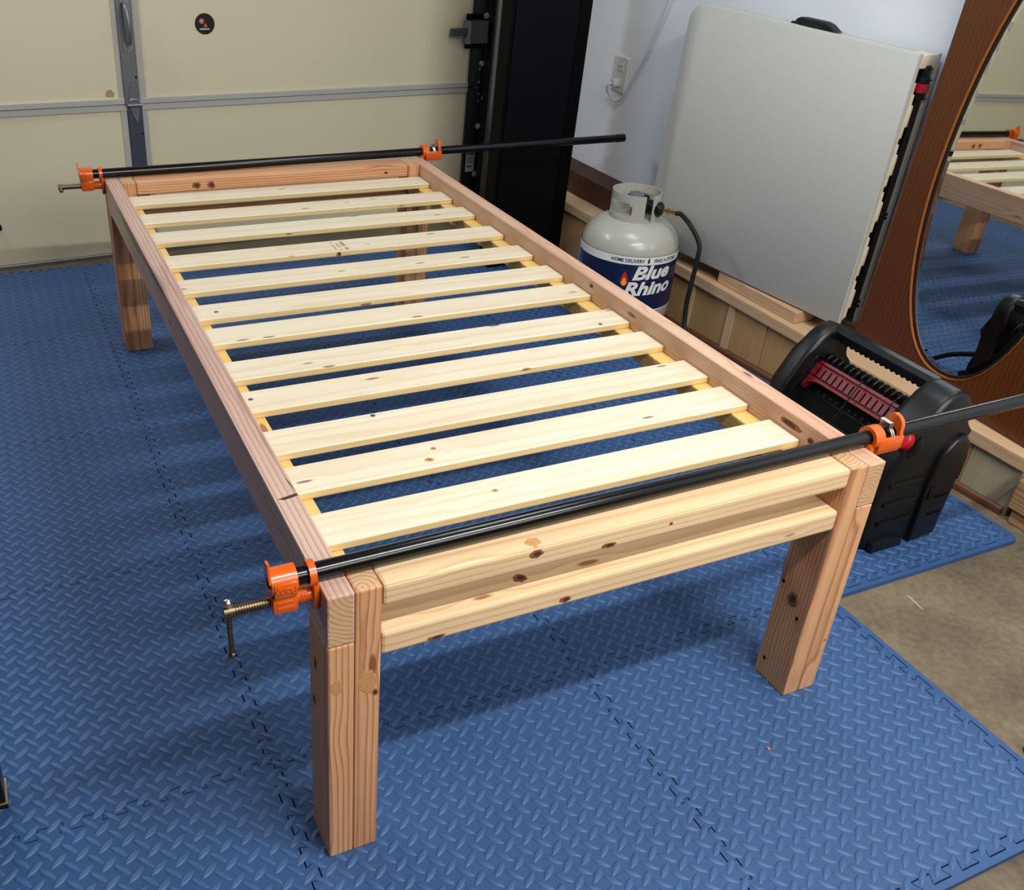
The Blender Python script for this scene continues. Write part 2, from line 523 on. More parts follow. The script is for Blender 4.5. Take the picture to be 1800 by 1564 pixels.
bm = bmesh.new(); bm_box(bm, (2.175, -3.6, -0.3), (2.30, 3.2, 2.6))
wall_r = obj('wall_right', bm, 'drywall_white', xf=RM, kind='structure', label='white drywall behind the folding table', cat='wall')
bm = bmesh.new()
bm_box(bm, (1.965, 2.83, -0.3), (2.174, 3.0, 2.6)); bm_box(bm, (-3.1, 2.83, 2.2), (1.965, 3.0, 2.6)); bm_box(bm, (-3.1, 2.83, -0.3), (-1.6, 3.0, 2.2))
obj('wall_back', bm, 'black_panel', xf=RM, kind='structure', label='wall around the garage door, coloured black for the corner shade', cat='wall')  # black colour stands in for the shade beside the cabinet
bm = bmesh.new(); bm_box(bm, (-3.2, -3.6, -0.3), (-3.1, 3.0, 2.6))
obj('wall_left', bm, 'plain_wall', xf=RM, kind='structure', label='plain wall outside the frame on the left', cat='wall')
bm = bmesh.new(); bm_box(bm, (-3.1, -3.7, -0.3), (2.174, -3.6, 2.6))
obj('wall_front', bm, 'plain_wall', xf=RM, kind='structure', label='plain wall behind the photographer', cat='wall')
bm = bmesh.new(); bm_box(bm, (-3.2, -3.7, 2.6), (2.25, 3.2, 2.7))
obj('ceiling', bm, 'ceiling_white', xf=RM, kind='structure', label='white garage ceiling outside the frame', cat='ceiling')

# wooden curb along the right wall
curb = thing('trim_1', rp(2.04, 0.3, -0.02), 'wooden curb with pale plank top along the white wall', 'trim', kind='structure')
obj('ledge_plank', box((1.972, 0.137, 0.125), (2.174, 2.81, 0.165), 0.004), 'ledge_lumber', curb, xf=RM, grain=('y', (1.0, 0.01, 0.06)))
seams = [0.139, 0.287, 0.62, 0.86, 1.05, 1.232, 1.415, 1.62, 1.9, 2.21, 2.81]
tones = ['plywood', 'ledge_lumber', 'plywood', 'ledge_lumber', 'plywood', 'plywood', 'plywood', 'plywood', 'ledge_lumber', 'plywood']
for i in range(len(seams) - 1):
    du = 0.002 * (i % 2)
    obj('panel', box((1.985 + du, seams[i] + 0.001, -0.11), (2.12, seams[i + 1] - 0.001, 0.1245), 0.001, 1), 'plywood' if i else 'pale_panel',
        curb, xf=RM, grain=('z', (RG.uniform(-9, 9), 0.03, RG.uniform(0.03, 0.12))),
        label='pale grey-tan panel at the near end' if i == 0 else None)
# narrow lighter battens between the panels
for v0, v1 in ((1.395, 1.418), (1.195, 1.225)):
    obj('batten', box((1.980, v0, -0.08), (1.985, v1, 0.124)), 'ledge_lumber', curb, xf=RM, grain=('z', goff()))
# quarter-round at the foot follows the sloping floor
qm = Matrix((U, V0, Zv)).transposed().to_4x4()
prof = [(1.986, fz)] + [(1.9865 - 0.0145 * cos(k * pi / 2 / 6), fz + 0.02 * sin(k * pi / 2 / 6) + 0.004) for k in range(7)]
bm = prism([(1.986, fz), (1.972, fz)] + [(1.986 - 0.014 * cos(k * pi / 14), fz + 0.006 + 0.016 * sin(k * pi / 14)) for k in range(8)], 0.15, 2.85, 'y')
obj('baseboard_right', bm, 'brown_moulding', xf=qm, smooth=40, kind='structure', label='brown quarter-round moulding at the foot of the wooden curb', cat='moulding')
obj('trim_2', box((2.055, 1.92, 0.165), (2.172, 2.81, 0.255), 0.003), 'redwood', xf=RM, grain=('y', goff()), kind='structure', label='dark red-brown board on the curb behind the propane tank', cat='trim')
# blocks past the end of the curb
obj('wood_block', box((1.955, -0.25, 0.027), (2.12, 0.132, 0.115), 0.004), 'old_wood', xf=RM, grain=('y', goff()), label='weathered timber block at the near end of the curb, upper of two', cat='timber')
obj('wood_block', box((1.962, -0.25, -0.016), (2.12, 0.120, 0.025), 0.004), 'old_wood', xf=RM, grain=('y', goff()), label='weathered timber strip under the block at the near end of the curb', cat='timber')

# ================================================================== GARAGE DOOR
DV = 2.845
door = thing('door_1', rp(0.5, DV, -0.1), 'cream sectional garage door with grey metal framing', 'door', kind='structure')
uL, uR = -1.6, 1.875
J = 0.4565        # joint height


def dbox(name, u0, u1, w0, w1, v0, v1, mat, bevel=0.0, parent=door, **k):
    return obj(name, box((u0, v0, w0), (u1, v1, w1), bevel, 1), mat, parent, xf=RM, **k)


dbox('door_panel', uL, 0.405, -0.092, 0.444, DV, DV + 0.03, 'door_cream')
dbox('door_panel', 0.49, uR, -0.092, 0.444, DV, DV + 0.03, 'door_cream')
dbox('door_panel', uL, 0.405, 0.489, 0.99, DV, DV + 0.03, 'door_cream')
dbox('door_panel', 0.49, uR, 0.489, 0.99, DV, DV + 0.03, 'door_cream')
dbox('door_panel', uL, uR, 1.03, 2.2, DV, DV + 0.03, 'door_cream')
dbox('joint_rail', uL, uR, 0.444, 0.4655, DV - 0.006, DV + 0.03, 'door_grey', 0.002)
dbox('joint_rail', uL, uR, 0.4675, 0.489, DV - 0.008, DV + 0.03, 'door_grey', 0.002)
dbox('joint_rail', uL, uR, 0.99, 1.03, DV - 0.006, DV + 0.03, 'door_grey', 0.002)
for w0, w1 in ((-0.092, 0.444), (0.489, 0.99)):
    dbox('stile_flange', 0.397, 0.420, w0, w1, DV - 0.004, DV + 0.03, 'door_grey', 0.001)
    dbox('stile_flange', 0.470, 0.495, w0, w1, DV - 0.004, DV + 0.03, 'door_grey', 0.001)
dbox('stile', 0.414, 0.468, 0.4675, 0.99, DV - 0.012, DV + 0.02, 'door_steel', 0.002)
dbox('stile', 0.421, 0.474, -0.092, 0.4655, DV - 0.012, DV + 0.02, 'door_steel_dark', 0.002)
dbox('bottom_rail', uL, uR + 0.03, -0.112, -0.092, DV - 0.014, DV + 0.03, 'galvanized', 0.002)
dbox('bottom_seal', uL, uR + 0.03, -0.1245, -0.112, DV - 0.002, DV + 0.03, 'rubber_black', 0.002)


def disc(bm, c, r, h, axis='v', n=16):
    cu, cv, cw = c
    a = [bm.verts.new((cu + r * cos(2 * pi * k / n), cv, cw + r * sin(2 * pi * k / n))) for k in range(n)]
    b_ = [bm.verts.new((cu + r * cos(2 * pi * k / n), cv - h, cw + r * sin(2 * pi * k / n))) for k in range(n)]
    bm.faces.new(a); bm.faces.new(list(reversed(b_)))
    for k in range(n): bm.faces.new((a[k], a[(k + 1) % n], b_[(k + 1) % n], b_[k]))
    return bm


def hinge(u, wj, mat, scale=1.0, v=DV - 0.012):
    s = scale
    up = [(u - 0.020 * s, wj + 0.004), (u - 0.012 * s, wj + 0.05 * s), (u - 0.006 * s, wj + 0.078 * s), (u + 0.004 * s, wj + 0.082 * s), (u + 0.008 * s, wj + 0.05 * s), (u + 0.020 * s, wj + 0.004)]
    dn = [(u - 0.018 * s, wj - 0.004), (u + 0.022 * s, wj - 0.004), (u + 0.012 * s, wj - 0.05 * s), (u + 0.006 * s, wj - 0.066 * s), (u - 0.002 * s, wj - 0.05 * s)]
    h = obj('hinge', prism(up, v - 0.003, v, 'y'), mat, door, xf=RM)
    obj('hinge_leaf', prism(dn, v - 0.003, v, 'y'), mat, h, xf=RM)
    bm = bm_tube(bmesh.new(), [(u - 0.026 * s, v - 0.006, wj), (u + 0.026 * s, v - 0.006, wj)], 0.006 * s, 10)
    obj('knuckle', bm, mat, h, xf=RM, smooth=40)
    bm = bmesh.new()
    for du, dw in ((0.0, 0.068), (0.0, 0.02), (0.002, -0.022), (0.004, -0.048)):
        disc(bm, (u + du * s, v - 0.003, wj + dw * s), 0.0048 * s, 0.003, n=10)
    obj('rivet', bm, 'galvanized', h, xf=RM)


hinge(0.446, J + 0.01, 'door_steel')
# steel half-loop above the hinge
bm = tube([(0.446 + 0.017 * cos(a), DV - 0.016, 0.474 + 0.014 * sin(a)) for a in [pi * k / 8 for k in range(9)]], 0.0022, 8)
obj('hinge_loop', bm, 'steel_bright', door, xf=RM, smooth=True)
# pull handle
hd = obj('handle', tube(spline([(0.441, DV - 0.018, 0.815), (0.4405, DV - 0.045, 0.800), (0.4425, DV - 0.056, 0.745), (0.4445, DV - 0.045, 0.692), (0.445, DV - 0.018, 0.680)], 6),
                        [0.006 + 0.005 * sin(pi * k / 24) for k in range(25)], 12), 'door_steel', door, xf=RM, smooth=True)
for wc in (0.825, 0.668):
    bm = bmesh.new()
    bm_prism(bm, [(0.443 + 0.017 * cos(a), wc + 0.017 * sin(a)) for a in [pi + pi * k / 8 for k in range(9)]] + [(0.460, wc + 0.014), (0.426, wc + 0.014)], DV - 0.016, DV - 0.012, 'y')
    pl = obj('handle_plate', bm, 'galvanized', hd, xf=RM)
bm = bmesh.new(); disc(bm, (0.443, DV - 0.016, 0.664), 0.007, 0.004); disc(bm, (0.443, DV - 0.016, 0.83), 0.007, 0.004)
obj('handle_rivet', bm, 'door_steel', hd, xf=RM)
bm = bmesh.new(); disc(bm, (0.461, DV - 0.0121, 0.563), 0.004, 0.001, n=8); disc(bm, (0.466, DV - 0.0121, 0.362), 0.0035, 0.001, n=8)
obj('stile_hole', bm, 'matte_black', door, xf=RM)

# right stile with punched holes, hinge, bolt and warning label
dbox('stile', uR - 0.012, 1.945, 0.4675, 0.99, DV - 0.014, DV + 0.02, 'stile_black', 0.002)
dbox('stile', uR - 0.012, 1.945, -0.092, 0.4655, DV - 0.014, DV + 0.02, 'stile_black', 0.002)
for uu, ww in ((1.922, 0.757), (1.918, 0.565), (1.925, 0.30), (1.928, 0.085)):
    bm = bmesh.new(); disc(bm, (uu, DV - 0.0142, ww), 0.0125, 0.0006)
    obj('punched_hole', bm, 'door_cream', door, xf=RM)
for uu, ww in ((1.938, 0.66), (1.935, 0.42)):
    bm = bmesh.new(); disc(bm, (uu, DV - 0.0142, ww), 0.008, 0.0006, n=10)
    obj('punched_hole', bm, 'wood_chip', door, xf=RM)
hinge(1.908, J + 0.01, 'stile_black', 1.15, DV - 0.014)
lk = dbox('lock', 1.822, 1.915, 0.652, 0.742, DV - 0.05, DV - 0.012, 'lock_grey', 0.003)
dbox('lock_plate', 1.815, 1.828, 0.652, 0.742, DV - 0.056, DV - 0.012, 'door_steel', 0.002, parent=lk)
dbox('lock_bracket', 1.826, 1.905, 0.742, 0.765, DV - 0.02, DV - 0.012, 'matte_black', 0.001, parent=lk)
dbox('lock_bracket', 1.826, 1.905, 0.629, 0.652, DV - 0.02, DV - 0.012, 'matte_black', 0.001, parent=lk)
dbox('bolt', 1.745, 1.822, 0.684, 0.712, DV - 0.044, DV - 0.022, 'lock_grey', 0.003, parent=lk)
# warning label
wl = dbox('warning_label', 1.878, 1.922, 0.098, 0.186, DV - 0.0152, DV - 0.0142, 'sticker_white')
dbox('warning_header', 1.880, 1.920, 0.174, 0.184, DV - 0.0156, DV - 0.0150, 'warn_red', parent=wl)
bm = bmesh.new()
for k in range(9):
    bm_box(bm, (1.882, DV - 0.0156, 0.138 + k * 0.0037), (1.916 - 0.004 * (k % 3), DV - 0.0150, 0.1395 + k * 0.0037))
obj('fine_print', bm, 'ink_grey', wl, xf=RM, kind='stuff')
bm = bmesh.new()
for k, wd in enumerate((0.006, 0.004, 0.005, 0.004)):
    bm_box(bm, (1.884 + k * 0.0065, DV - 0.0156, 0.118), (1.884 + k * 0.0065 + wd, DV - 0.0150, 0.126))
obj('bold_print', bm, 'ink_navy', wl, xf=RM)
# round black sticker
bm = bmesh.new(); disc(bm, (0.7275, DV, 0.738), 0.0365, 0.0008, n=32)
st = obj('round_sticker', bm, 'sticker_black', door, xf=RM, label='round black sticker')
bm = bmesh.new(); disc(bm, (0.7165, DV - 0.0008, 0.7475), 0.0095, 0.0005, n=20); obj('print', bm, 'sticker_orange', st, xf=RM)
bm = bmesh.new(); disc(bm, (0.7155, DV - 0.0013, 0.7485), 0.003, 0.0003, n=12); obj('print', bm, 'label_white', st, xf=RM)
bm = prism([(0.722, 0.727), (0.7365, 0.727), (0.730, 0.742)], DV - 0.0014, DV - 0.0008, 'y'); obj('print', bm, 'sticker_orange', st, xf=RM)
bm = bmesh.new()
for k in range(8): bm_box(bm, (0.708 + k * 0.0045, DV - 0.0014, 0.7185 - 0.001 * (k % 2)), (0.7115 + k * 0.0045, DV - 0.0008, 0.7225))
obj('print', bm, 'label_white', st, xf=RM)
# scuffs on the cream panels
bm = prism([(0.350, 0.496), (0.378, 0.493), (0.383, 0.505), (0.372, 0.521), (0.358, 0.519), (0.351, 0.508)], DV - 0.0006, DV + 0.001, 'y')
obj('stain', bm, 'stain_brown', door, xf=RM)
# black bolt head at the left edge
bm = bmesh.new(); disc(bm, (-0.078, DV, 0.058), 0.012, 0.02); obj('bolt_head', bm, 'rubber_black', door, xf=RM)
# vertical track beside the door
tr = thing('door_track', rp(1.985, 2.79, -0.1), 'grey galvanised vertical track right of the garage door', 'track')
bm = bmesh.new()
bm_box(bm, (1.940, 2.775, -0.10), (1.9425, 2.82, 2.1)); bm_box(bm, (1.940, 2.775, -0.10), (1.962, 2.778, 2.1)); bm_box(bm, (1.9595, 2.775, -0.10), (1.962, 2.79, 2.1))
obj('channel', bm, 'galvanized', tr, xf=RM)
obj('track_flange', box((1.932, 2.79, -0.10), (1.938, 2.82, 2.1)), 'stile_black', tr, xf=RM)

# tall dark cabinet in the corner
cab = thing('tall_cabinet', rp(1.79, 2.21, -0.08), 'tall shallow navy black cabinet standing in the far right corner', 'cabinet')
obj('cabinet_body', box((1.622, 2.176, -0.073), (1.955, 2.255, 1.75), 0.006), 'black_panel', cab, xf=RM)
obj('cabinet_door', box((1.632, 2.168, -0.05), (1.905, 2.1765, 1.73), 0.003), 'navy_black', cab, xf=RM)
obj('edge_strip', box((1.905, 2.166, -0.072), (1.957, 2.1765, 1.75), 0.003), 'black_panel', cab, xf=RM)

# ================================================================== FOAM TILES
TP = 0.635
X0, Y0 = -0.665, -0.415


def seam(n=9, amp=0.0088, dl=0.0045):
    """puzzle edge along +t from 0 to TP, offset +-amp"""
    p = TP / n
    out = [(0.0, 0.0)]
    mg = 0.022
    p = (TP - 2 * mg) / n
    out.append((mg, 0.0))
    for k in range(n):
        a = mg + k * p; mid = a + p / 2; b_ = a + p
        out += [(a - dl if k else a + 0.003, -amp), (mid + dl, -amp), (mid - dl, amp), (b_ + dl if k < n - 1 else b_ - 0.003, amp)]
    out.append((TP - mg, 0.0))
    out.append((TP, 0.0))
    return out


SE = seam()
GAP = 0.0013


def tile_poly():
    P = []
    P += [(t_, o_ + GAP) for t_, o_ in SE[:-1]]                       # bottom, seam offset in +y
    P += [(TP + o_ - GAP, t_) for t_, o_ in SE[:-1]]                  # right
    P += [(t_, TP + o_ - GAP) for t_, o_ in reversed(SE[1:])]         # top
    P += [(o_ + GAP, t_) for t_, o_ in reversed(SE[1:])]              # left
    P2 = []
    for q in P:
        q = (min(max(q[0], -0.02), TP + 0.02), q[1])
        if not P2 or (Vector(q) - Vector(P2[-1])).length > 1e-5: P2.append(q)
    return P2


def extrude_poly(poly, z0, z1):
    bm = bmesh.new()
    a = [bm.verts.new((x, y, z0)) for x, y in poly]
    b_ = [bm.verts.new((x, y, z1)) for x, y in poly]
    n = len(poly)
    for i in range(n): bm.faces.new((a[i], a[(i + 1) % n], b_[(i + 1) % n], b_[i]))
    res = delaunay_2d_cdt([Vector(q) for q in poly], [(i, (i + 1) % n) for i in range(n)], [], 1, 1e-7)
    for f in res[2]:
        ids = [res[3][k][0] for k in f]
        bm.faces.new([b_[k] for k in ids]); bm.faces.new([a[k] for k in reversed(ids)])
    bmesh.ops.recalc_face_normals(bm, faces=bm.faces)
    return bm


LENS_L, LENS_W, LENS_H = 0.0174, 0.0064, 0.0023
LP = TP / 18


def lens(bm, cx, cy, ang):
    ca, sa = cos(ang), sin(ang)
    SV = (-1, -0.93, -0.75, -0.4, 0, 0.4, 0.75, 0.93, 1)
    TVS = (-1, -0.72, -0.35, 0.35, 0.72, 1)
    rows = []
    for s in SV:
        hw = LENS_W * (1 - s * s) ** 0.75
        row = []
        for tv in TVS:
            x, y = s * LENS_L, tv * hw
            z = LENS_H * (1 - abs(s) ** 4) * (1 - abs(tv) ** 3) - 0.0001
            row.append(bm.verts.new((cx + x * ca - y * sa, cy + x * sa + y * ca, z)))
            if abs(s) == 1: row = [row[0]] * len(TVS); break
        rows.append(row)
    for i in range(len(SV) - 1):
        for j in range(len(TVS) - 1):
            u_ = []
            for v in (rows[i][j], rows[i + 1][j], rows[i + 1][j + 1], rows[i][j + 1]):
                if v not in u_: u_.append(v)
            if len(u_) > 2: bm.faces.new(u_)


def relief_bm(clip=None):
    bm = bmesh.new()
    for i in range(18):
        for j in range(18):
            for (ox, oy, an) in ((0.25, 0.75, radians(-50)), (0.75, 0.25, radians(39))):
                cx, cy = (i + ox) * LP, (j + oy) * LP
                if clip and not clip(cx, cy): continue
                lens(bm, cx, cy, an)
    return bm


tp = tile_poly()
bmt = extrude_poly(tp, fz, 0.0)
me_tile = bpy.data.meshes.new('foam_floor_tile'); bmt.to_mesh(me_tile); bmt.free(); me_tile.materials.append(MATS['foam_blue'])
bmr = relief_bm(); bmesh.ops.recalc_face_normals(bmr, faces=bmr.faces)
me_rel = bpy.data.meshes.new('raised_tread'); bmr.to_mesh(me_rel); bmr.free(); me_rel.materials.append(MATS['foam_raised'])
for p in me_rel.polygons: p.use_smooth = True

place = {
    (0, 0): 'in the bottom left corner of the photo', (1, 0): 'under the near left bed leg', (2, 0): 'under the near right bed leg, reaching the bare concrete',
    (0, 1): 'under the black furniture leg at the left edge', (1, 1): 'under the near half of the bed, left side', (2, 1): 'under the near half of the bed, right side', (3, 1): 'under the portable heater',
    (0, 2): 'left of the bed at its middle', (1, 2): 'under the middle of the bed, left side', (2, 2): 'under the middle of the bed, right side', (3, 2): 'between bed and curb, in front of the propane tank',
    (0, 3): 'left of the far left bed leg', (1, 3): 'under the far left bed leg', (2, 3): 'under the far right bed leg', (3, 3): 'under the propane tank',
    (3, 4): 'under the tall black cabinet in the far right corner',
    (0, 4): 'against the garage door, left one', (1, 4): 'against the garage door behind the far end of the bed, left', (2, 4): 'against the garage door behind the far end of the bed, right'}
GRP = 'interlocking blue foam floor tiles'
for (i, j), where in place.items():
    x0, y0 = X0 + i * TP, Y0 + j * TP
    if i == 3 and j > 1:
        # trimmed to the curb
        bm = extrude_poly(tp, fz, 0.0)
        n2 = Vector((1, 0.0787, 0)).normalized()
        pc = Vector((1.957 - x0, 0 - y0, 0))
        r_ = bmesh.ops.bisect_plane(bm, geom=bm.verts[:] + bm.edges[:] + bm.faces[:], plane_co=pc, plane_no=n2, clear_outer=True)
        bmesh.ops.holes_fill(bm, edges=[e for e in bm.edges if e.is_boundary], sides=0)
        mt_ = bpy.data.meshes.new('foam_floor_tile'); bm.to_mesh(mt_); bm.free(); mt_.materials.append(MATS['foam_blue'])
        bm = relief_bm(lambda cx, cy: (Vector((cx, cy, 0)) - pc).dot(n2) < -0.02)
        bmesh.ops.recalc_face_normals(bm, faces=bm.faces)
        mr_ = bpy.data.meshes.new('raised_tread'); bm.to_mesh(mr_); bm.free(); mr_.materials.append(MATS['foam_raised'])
        for p in mr_.polygons: p.use_smooth = True
    else:
        mt_, mr_ = me_tile, me_rel
    o = bpy.data.objects.new('foam_floor_tile', mt_); C.objects.link(o); o.location = (x0, y0, 0)
    tag(o, 'blue foam tread floor tile ' + where, 'floor mat', GRP)
    r_ = bpy.data.objects.new('raised_tread', mr_); C.objects.link(r_); r_.parent = o; r_['kind'] = 'stuff'


def strip(x, y, axis, label, sgn=1, wid=0.022, cut=None, round_end=False):
    """straight finishing strip that plugs into the puzzle edge"""
    if axis == 'y':      # right-hand edge, seam runs along y at x
        a = [(x + o_ + GAP, y + t_) for t_, o_ in SE]
        b_ = [(x + wid, y + TP), (x + wid, y)]
    else:                # near edge, seam along x at y, strip towards -y
        a = [(x + t_, y + o_ - GAP) for t_, o_ in SE]
        b_ = [(x + TP, y - wid), (x, y - wid)]
        if round_end:
            b_ = [(x + TP + 0.012, y), (x + TP + 0.020, y - 0.004), (x + TP + 0.018, y - 0.014), (x + TP + 0.008, y - wid + 0.001)] + b_
    bm = extrude_poly(a + b_, fz, 0.0)
    obj('foam_edge_strip', bm, 'foam_edge', label=label, cat='edge strip', group='straight edge strips of the foam floor')


strip(X0 + 3 * TP, Y0, 'y', 'blue foam edge strip along the bare concrete, right of the near bed leg')
strip(X0 + 3 * TP, Y0 + TP, 'x', 'blue foam edge strip in front of the portable heater', round_end=True)
strip(X0 + 4 * TP, Y0 + TP, 'y', 'blue foam edge strip between portable heater and curb')
for i, nm in enumerate(('left', 'middle', 'right')):
    strip(X0 + i * TP, Y0, 'x', 'blue foam edge strip on the front border of the floor mat, %s one' % nm)

# ================================================================== BED FRAME
BW, BL, BH = 1.021, 2.047, 0.533
T, D, E = 0.040, 0.085, 0.089
bed = thing('bed_frame', (BW / 2, BL / 2, 0), 'unfinished fir and pine twin bed frame with slats, held by two pipe clamps', 'bed')
# legs: an outer board under the rail and an inner board running to the top
legs = [(0, 0, 1), (BW, 0, -1), (0, BL - D, 1), (BW, BL - D, -1)]
LEG = []
ENDS = []
for x, y, s in legs:
    xs = sorted((x, x + s * T)); xi = sorted((x + s * (T + 0.0006), x + s * 2 * T))
    LEG.append((board('leg_board', (xs[0], y, 0), (xs[1], y + D, BH - E - 0.0005), 'z', 'fir_orange', bed),
                board('leg_board', (xi[0], y, 0), (xi[1], y + D, BH), 'z', 'fir_orange', bed)))
rail_l = board('side_rail', (0, 0, BH - E), (T, BL, BH), 'y', 'fir_rose', bed, off=(3.0, -0.03, -0.055))
rail_r = board('side_rail', (BW - T, 0, BH - E), (BW, BL, BH), 'y', 'fir_pink', bed, off=(9.3, 0.006, 0.012))
for y in (0.0, BL - D):
    ENDS.append(board('end_board', (2 * T + 0.0008, y, 0.495), (BW - 2 * T - 0.0008, y + D, BH), 'x', 'fir_yellow' if y == 0 else 'fir_orange', bed, off=(2.2 + y, 0.03, -0.07), bevel=0.005))
    ENDS.append(board('end_board', (2 * T + 0.0008, y + 0.001, 0.405), (BW - 2 * T - 0.0008, y + D, 0.446), 'x', 'fir_yellow' if y == 0 else 'fir_orange', bed, off=(6.7 + y, -0.02, 0.06), bevel=0.005))
for x0, x1 in ((T + 0.0005, 2 * T), (BW - 2 * T, BW - T - 0.0005)):
    board('cleat', (x0, D + 0.002, 0.443), (x1, BL - D - 0.002, 0.4805), 'y', 'pine_cleat', bed)
SL = [(1.958, 1.87), (1.784, 1.70), (1.625, 1.537), (1.438, 1.357), (1.270, 1.186), (1.108, 1.028), (0.976, 0.895), (0.808, 0.724), (0.674, 0.590), (0.518, 0.432), (0.389, 0.306), (0.245, 0.158)]
slats = []
for i, (y1, y0) in enumerate(SL):
    yc = (y0 + y1) / 2
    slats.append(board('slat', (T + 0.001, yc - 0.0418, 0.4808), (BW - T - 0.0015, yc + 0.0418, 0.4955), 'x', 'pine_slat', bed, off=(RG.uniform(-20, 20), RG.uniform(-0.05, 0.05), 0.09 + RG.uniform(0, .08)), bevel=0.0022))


def screw(i, x, y, r=0.005):
    bm = bmesh.new()
    n = 14
    a = [bm.verts.new((x + r * cos(2 * pi * k / n), y + r * sin(2 * pi * k / n), 0.4955)) for k in range(n)]
    b_ = [bm.verts.new((x + r * 0.86 * cos(2 * pi * k / n), y + r * 0.86 * sin(2 * pi * k / n), 0.4965)) for k in range(n)]
    c_ = bm.verts.new((x, y, 0.4959))
    for k in range(n):
        bm.faces.new((a[k], a[(k + 1) % n], b_[(k + 1) % n], b_[k])); bm.faces.new((b_[k], b_[(k + 1) % n], c_))
    obj('screw', bm, 'screw_grey', slats[i])


for i, x, y in ((8, 0.066, 0.640), (5, 0.1, 1.06), (9, 0.26, 0.507), (7, 0.905, 0.735)): screw(i, x, y)
KR = random.Random(11)


def knot(par, pos, nrm, along, a, b_, pale=False, hole=False):
    """a knot standing a hair proud of the board: outer ring and darker heart"""
    nrm = Vector(nrm); al = Vector(along); ac = nrm.cross(al); pos = Vector(pos)
    n = 18
    ph = [1 + KR.uniform(-0.16, 0.16) for _ in range(n)]
    bm = bmesh.new()
    def ringv(f, h): return [bm.verts.new(pos + nrm * h + (al * (a * f * ph[k] * cos(2 * pi * k / n)) + ac * (b_ * f * ph[k] * sin(2 * pi * k / n)))) for k in range(n)]
    r0, r1 = ringv(1.0, -0.0002), ringv(0.82, 0.0003)
    for k in range(n): bm.faces.new((r0[k], r0[(k + 1) % n], r1[(k + 1) % n], r1[k]))
    bm.faces.new(r1)
    ax = 'xyz'[max(range(3), key=lambda q: abs(nrm[q]))]
    o = obj('knot', bm, 'matte_black' if hole else ('knot_ring_pale' if pale else 'knot_ring'), par, grain=(ax, (KR.uniform(-5, 5), 0.0015, 0.001)))
    if not hole and not (pale and a > 0.012):
        bm = bmesh.new()
        r0 = ringv(0.32 if pale else 0.5, 0.00035); bm.faces.new(r0)
        for v in bm.verts: v.co += al * a * 0.12
        vs = [v for v in bm.verts]
        ob = bmesh.ops.extrude_face_region(bm, geom=bm.faces[:])
        bmesh.ops.translate(bm, vec=nrm * 0.0003, verts=[g for g in ob['geom'] if isinstance(g, bmesh.types.BMVert)])
        bpy_par = par
        obj('knot', bm, 'knot_brown' if pale else 'knot_dark', par)
    return o


X_, Y_, Z_ = (1, 0, 0), (0, 1, 0), (0, 0, 1)
NX, NY = (-1, 0, 0), (0, -1, 0)
up0, lo0, up1, lo1 = ENDS
knot(up0, (0.321, 0.014, BH), Z_, X_, 0.013, 0.011, pale=True)
knot(up0, (0.321, -0.0002, 0.522), NY, X_, 0.012, 0.008)
knot(up0, (0.450, -0.0002, 0.5035), NY, X_, 0.013, 0.005)
knot(up0, (0.564, -0.0002, 0.515), NY, X_, 0.004, 0.003)
knot(lo0, (0.323, 0.040, 0.446), Z_, X_, 0.013, 0.010)
knot(lo0, (0.385, 0.0008, 0.416), NY, X_, 0.011, 0.006)
knot(lo0, (0.166, 0.0008, 0.4115), NY, X_, 0.015, 0.004)
knot(up1, (0.253, BL - D, 0.514), NY, X_, 0.014, 0.011)
knot(up1, (0.298, BL - D, 0.512), NY, X_, 0.013, 0.012)
knot(up1, (0.862, BL - D, 0.513), NY, X_, 0.007, 0.005)
knot(LEG[0][0], (0.013, 0, 0.368), NY, Z_, 0.016, 0.010, pale=True)
knot(LEG[0][1], (0.060, 0, 0.362), NY, Z_, 0.024, 0.015, pale=True)
knot(LEG[0][1], (0.072, 0, 0.338), NY, Z_, 0.007, 0.005)
knot(LEG[0][0], (0, 0.056, 0.370), NX, Z_, 0.013, 0.007)
knot(LEG[0][0], (0, 0.064, 0.290), NX, Z_, 0.012, 0.006)
knot(LEG[1][1], (BW - 2 * T - 0.0006, 0.041, 0.215), NX, Z_, 0.016, 0.012)
for yy, zz in ((0.020, 0.184), (0.067, 0.045), (0.074, 0.236)): knot(LEG[1][1], (BW - 2 * T - 0.0006, yy, zz), NX, Z_, 0.0042, 0.0038, hole=True)
knot(LEG[1][0], (1.013, 0, 0.124), NY, Z_, 0.006, 0.005, pale=True)
knot(rail_r, (BW - T, 0.190, 0.511), NX, Y_, 0.034, 0.008)
knot(rail_r, (BW - T, 0.135, 0.505), NX, Y_, 0.010, 0.007)
knot(rail_r, (BW - T, 0.90, 0.517), NX, Y_, 0.010, 0.006)
knot(slats[3], (0.491, 1.3552, 0.488), NY, X_, 0.0065, 0.006)
knot(slats[10], (0.296, 0.330, 0.4955), Z_, X_, 0.009, 0.007, pale=True)
knot(slats[10], (0.318, 0.362, 0.4955), Z_, X_, 0.006, 0.005, pale=True)
knot(slats[11], (0.36, 0.205, 0.4955), Z_, X_, 0.006, 0.005, pale=True)
# dark bark splits on top of the left rail
bm = prism([(0.006, 0.249), (0.037, 0.256), (0.038, 0.250), (0.030, 0.247), (0.014, 0.244)], BH - 0.0004, BH + 0.0003, 'z')
obj('bark_split', bm, 'knot_dark', rail_l)
bm = prism([(0.0375, 0.262), (0.0365, 0.285), (0.033, 0.305), (0.0345, 0.285)], BH - 0.0004, BH + 0.0003, 'z')
obj('bark_split', bm, 'knot_dark', rail_l)
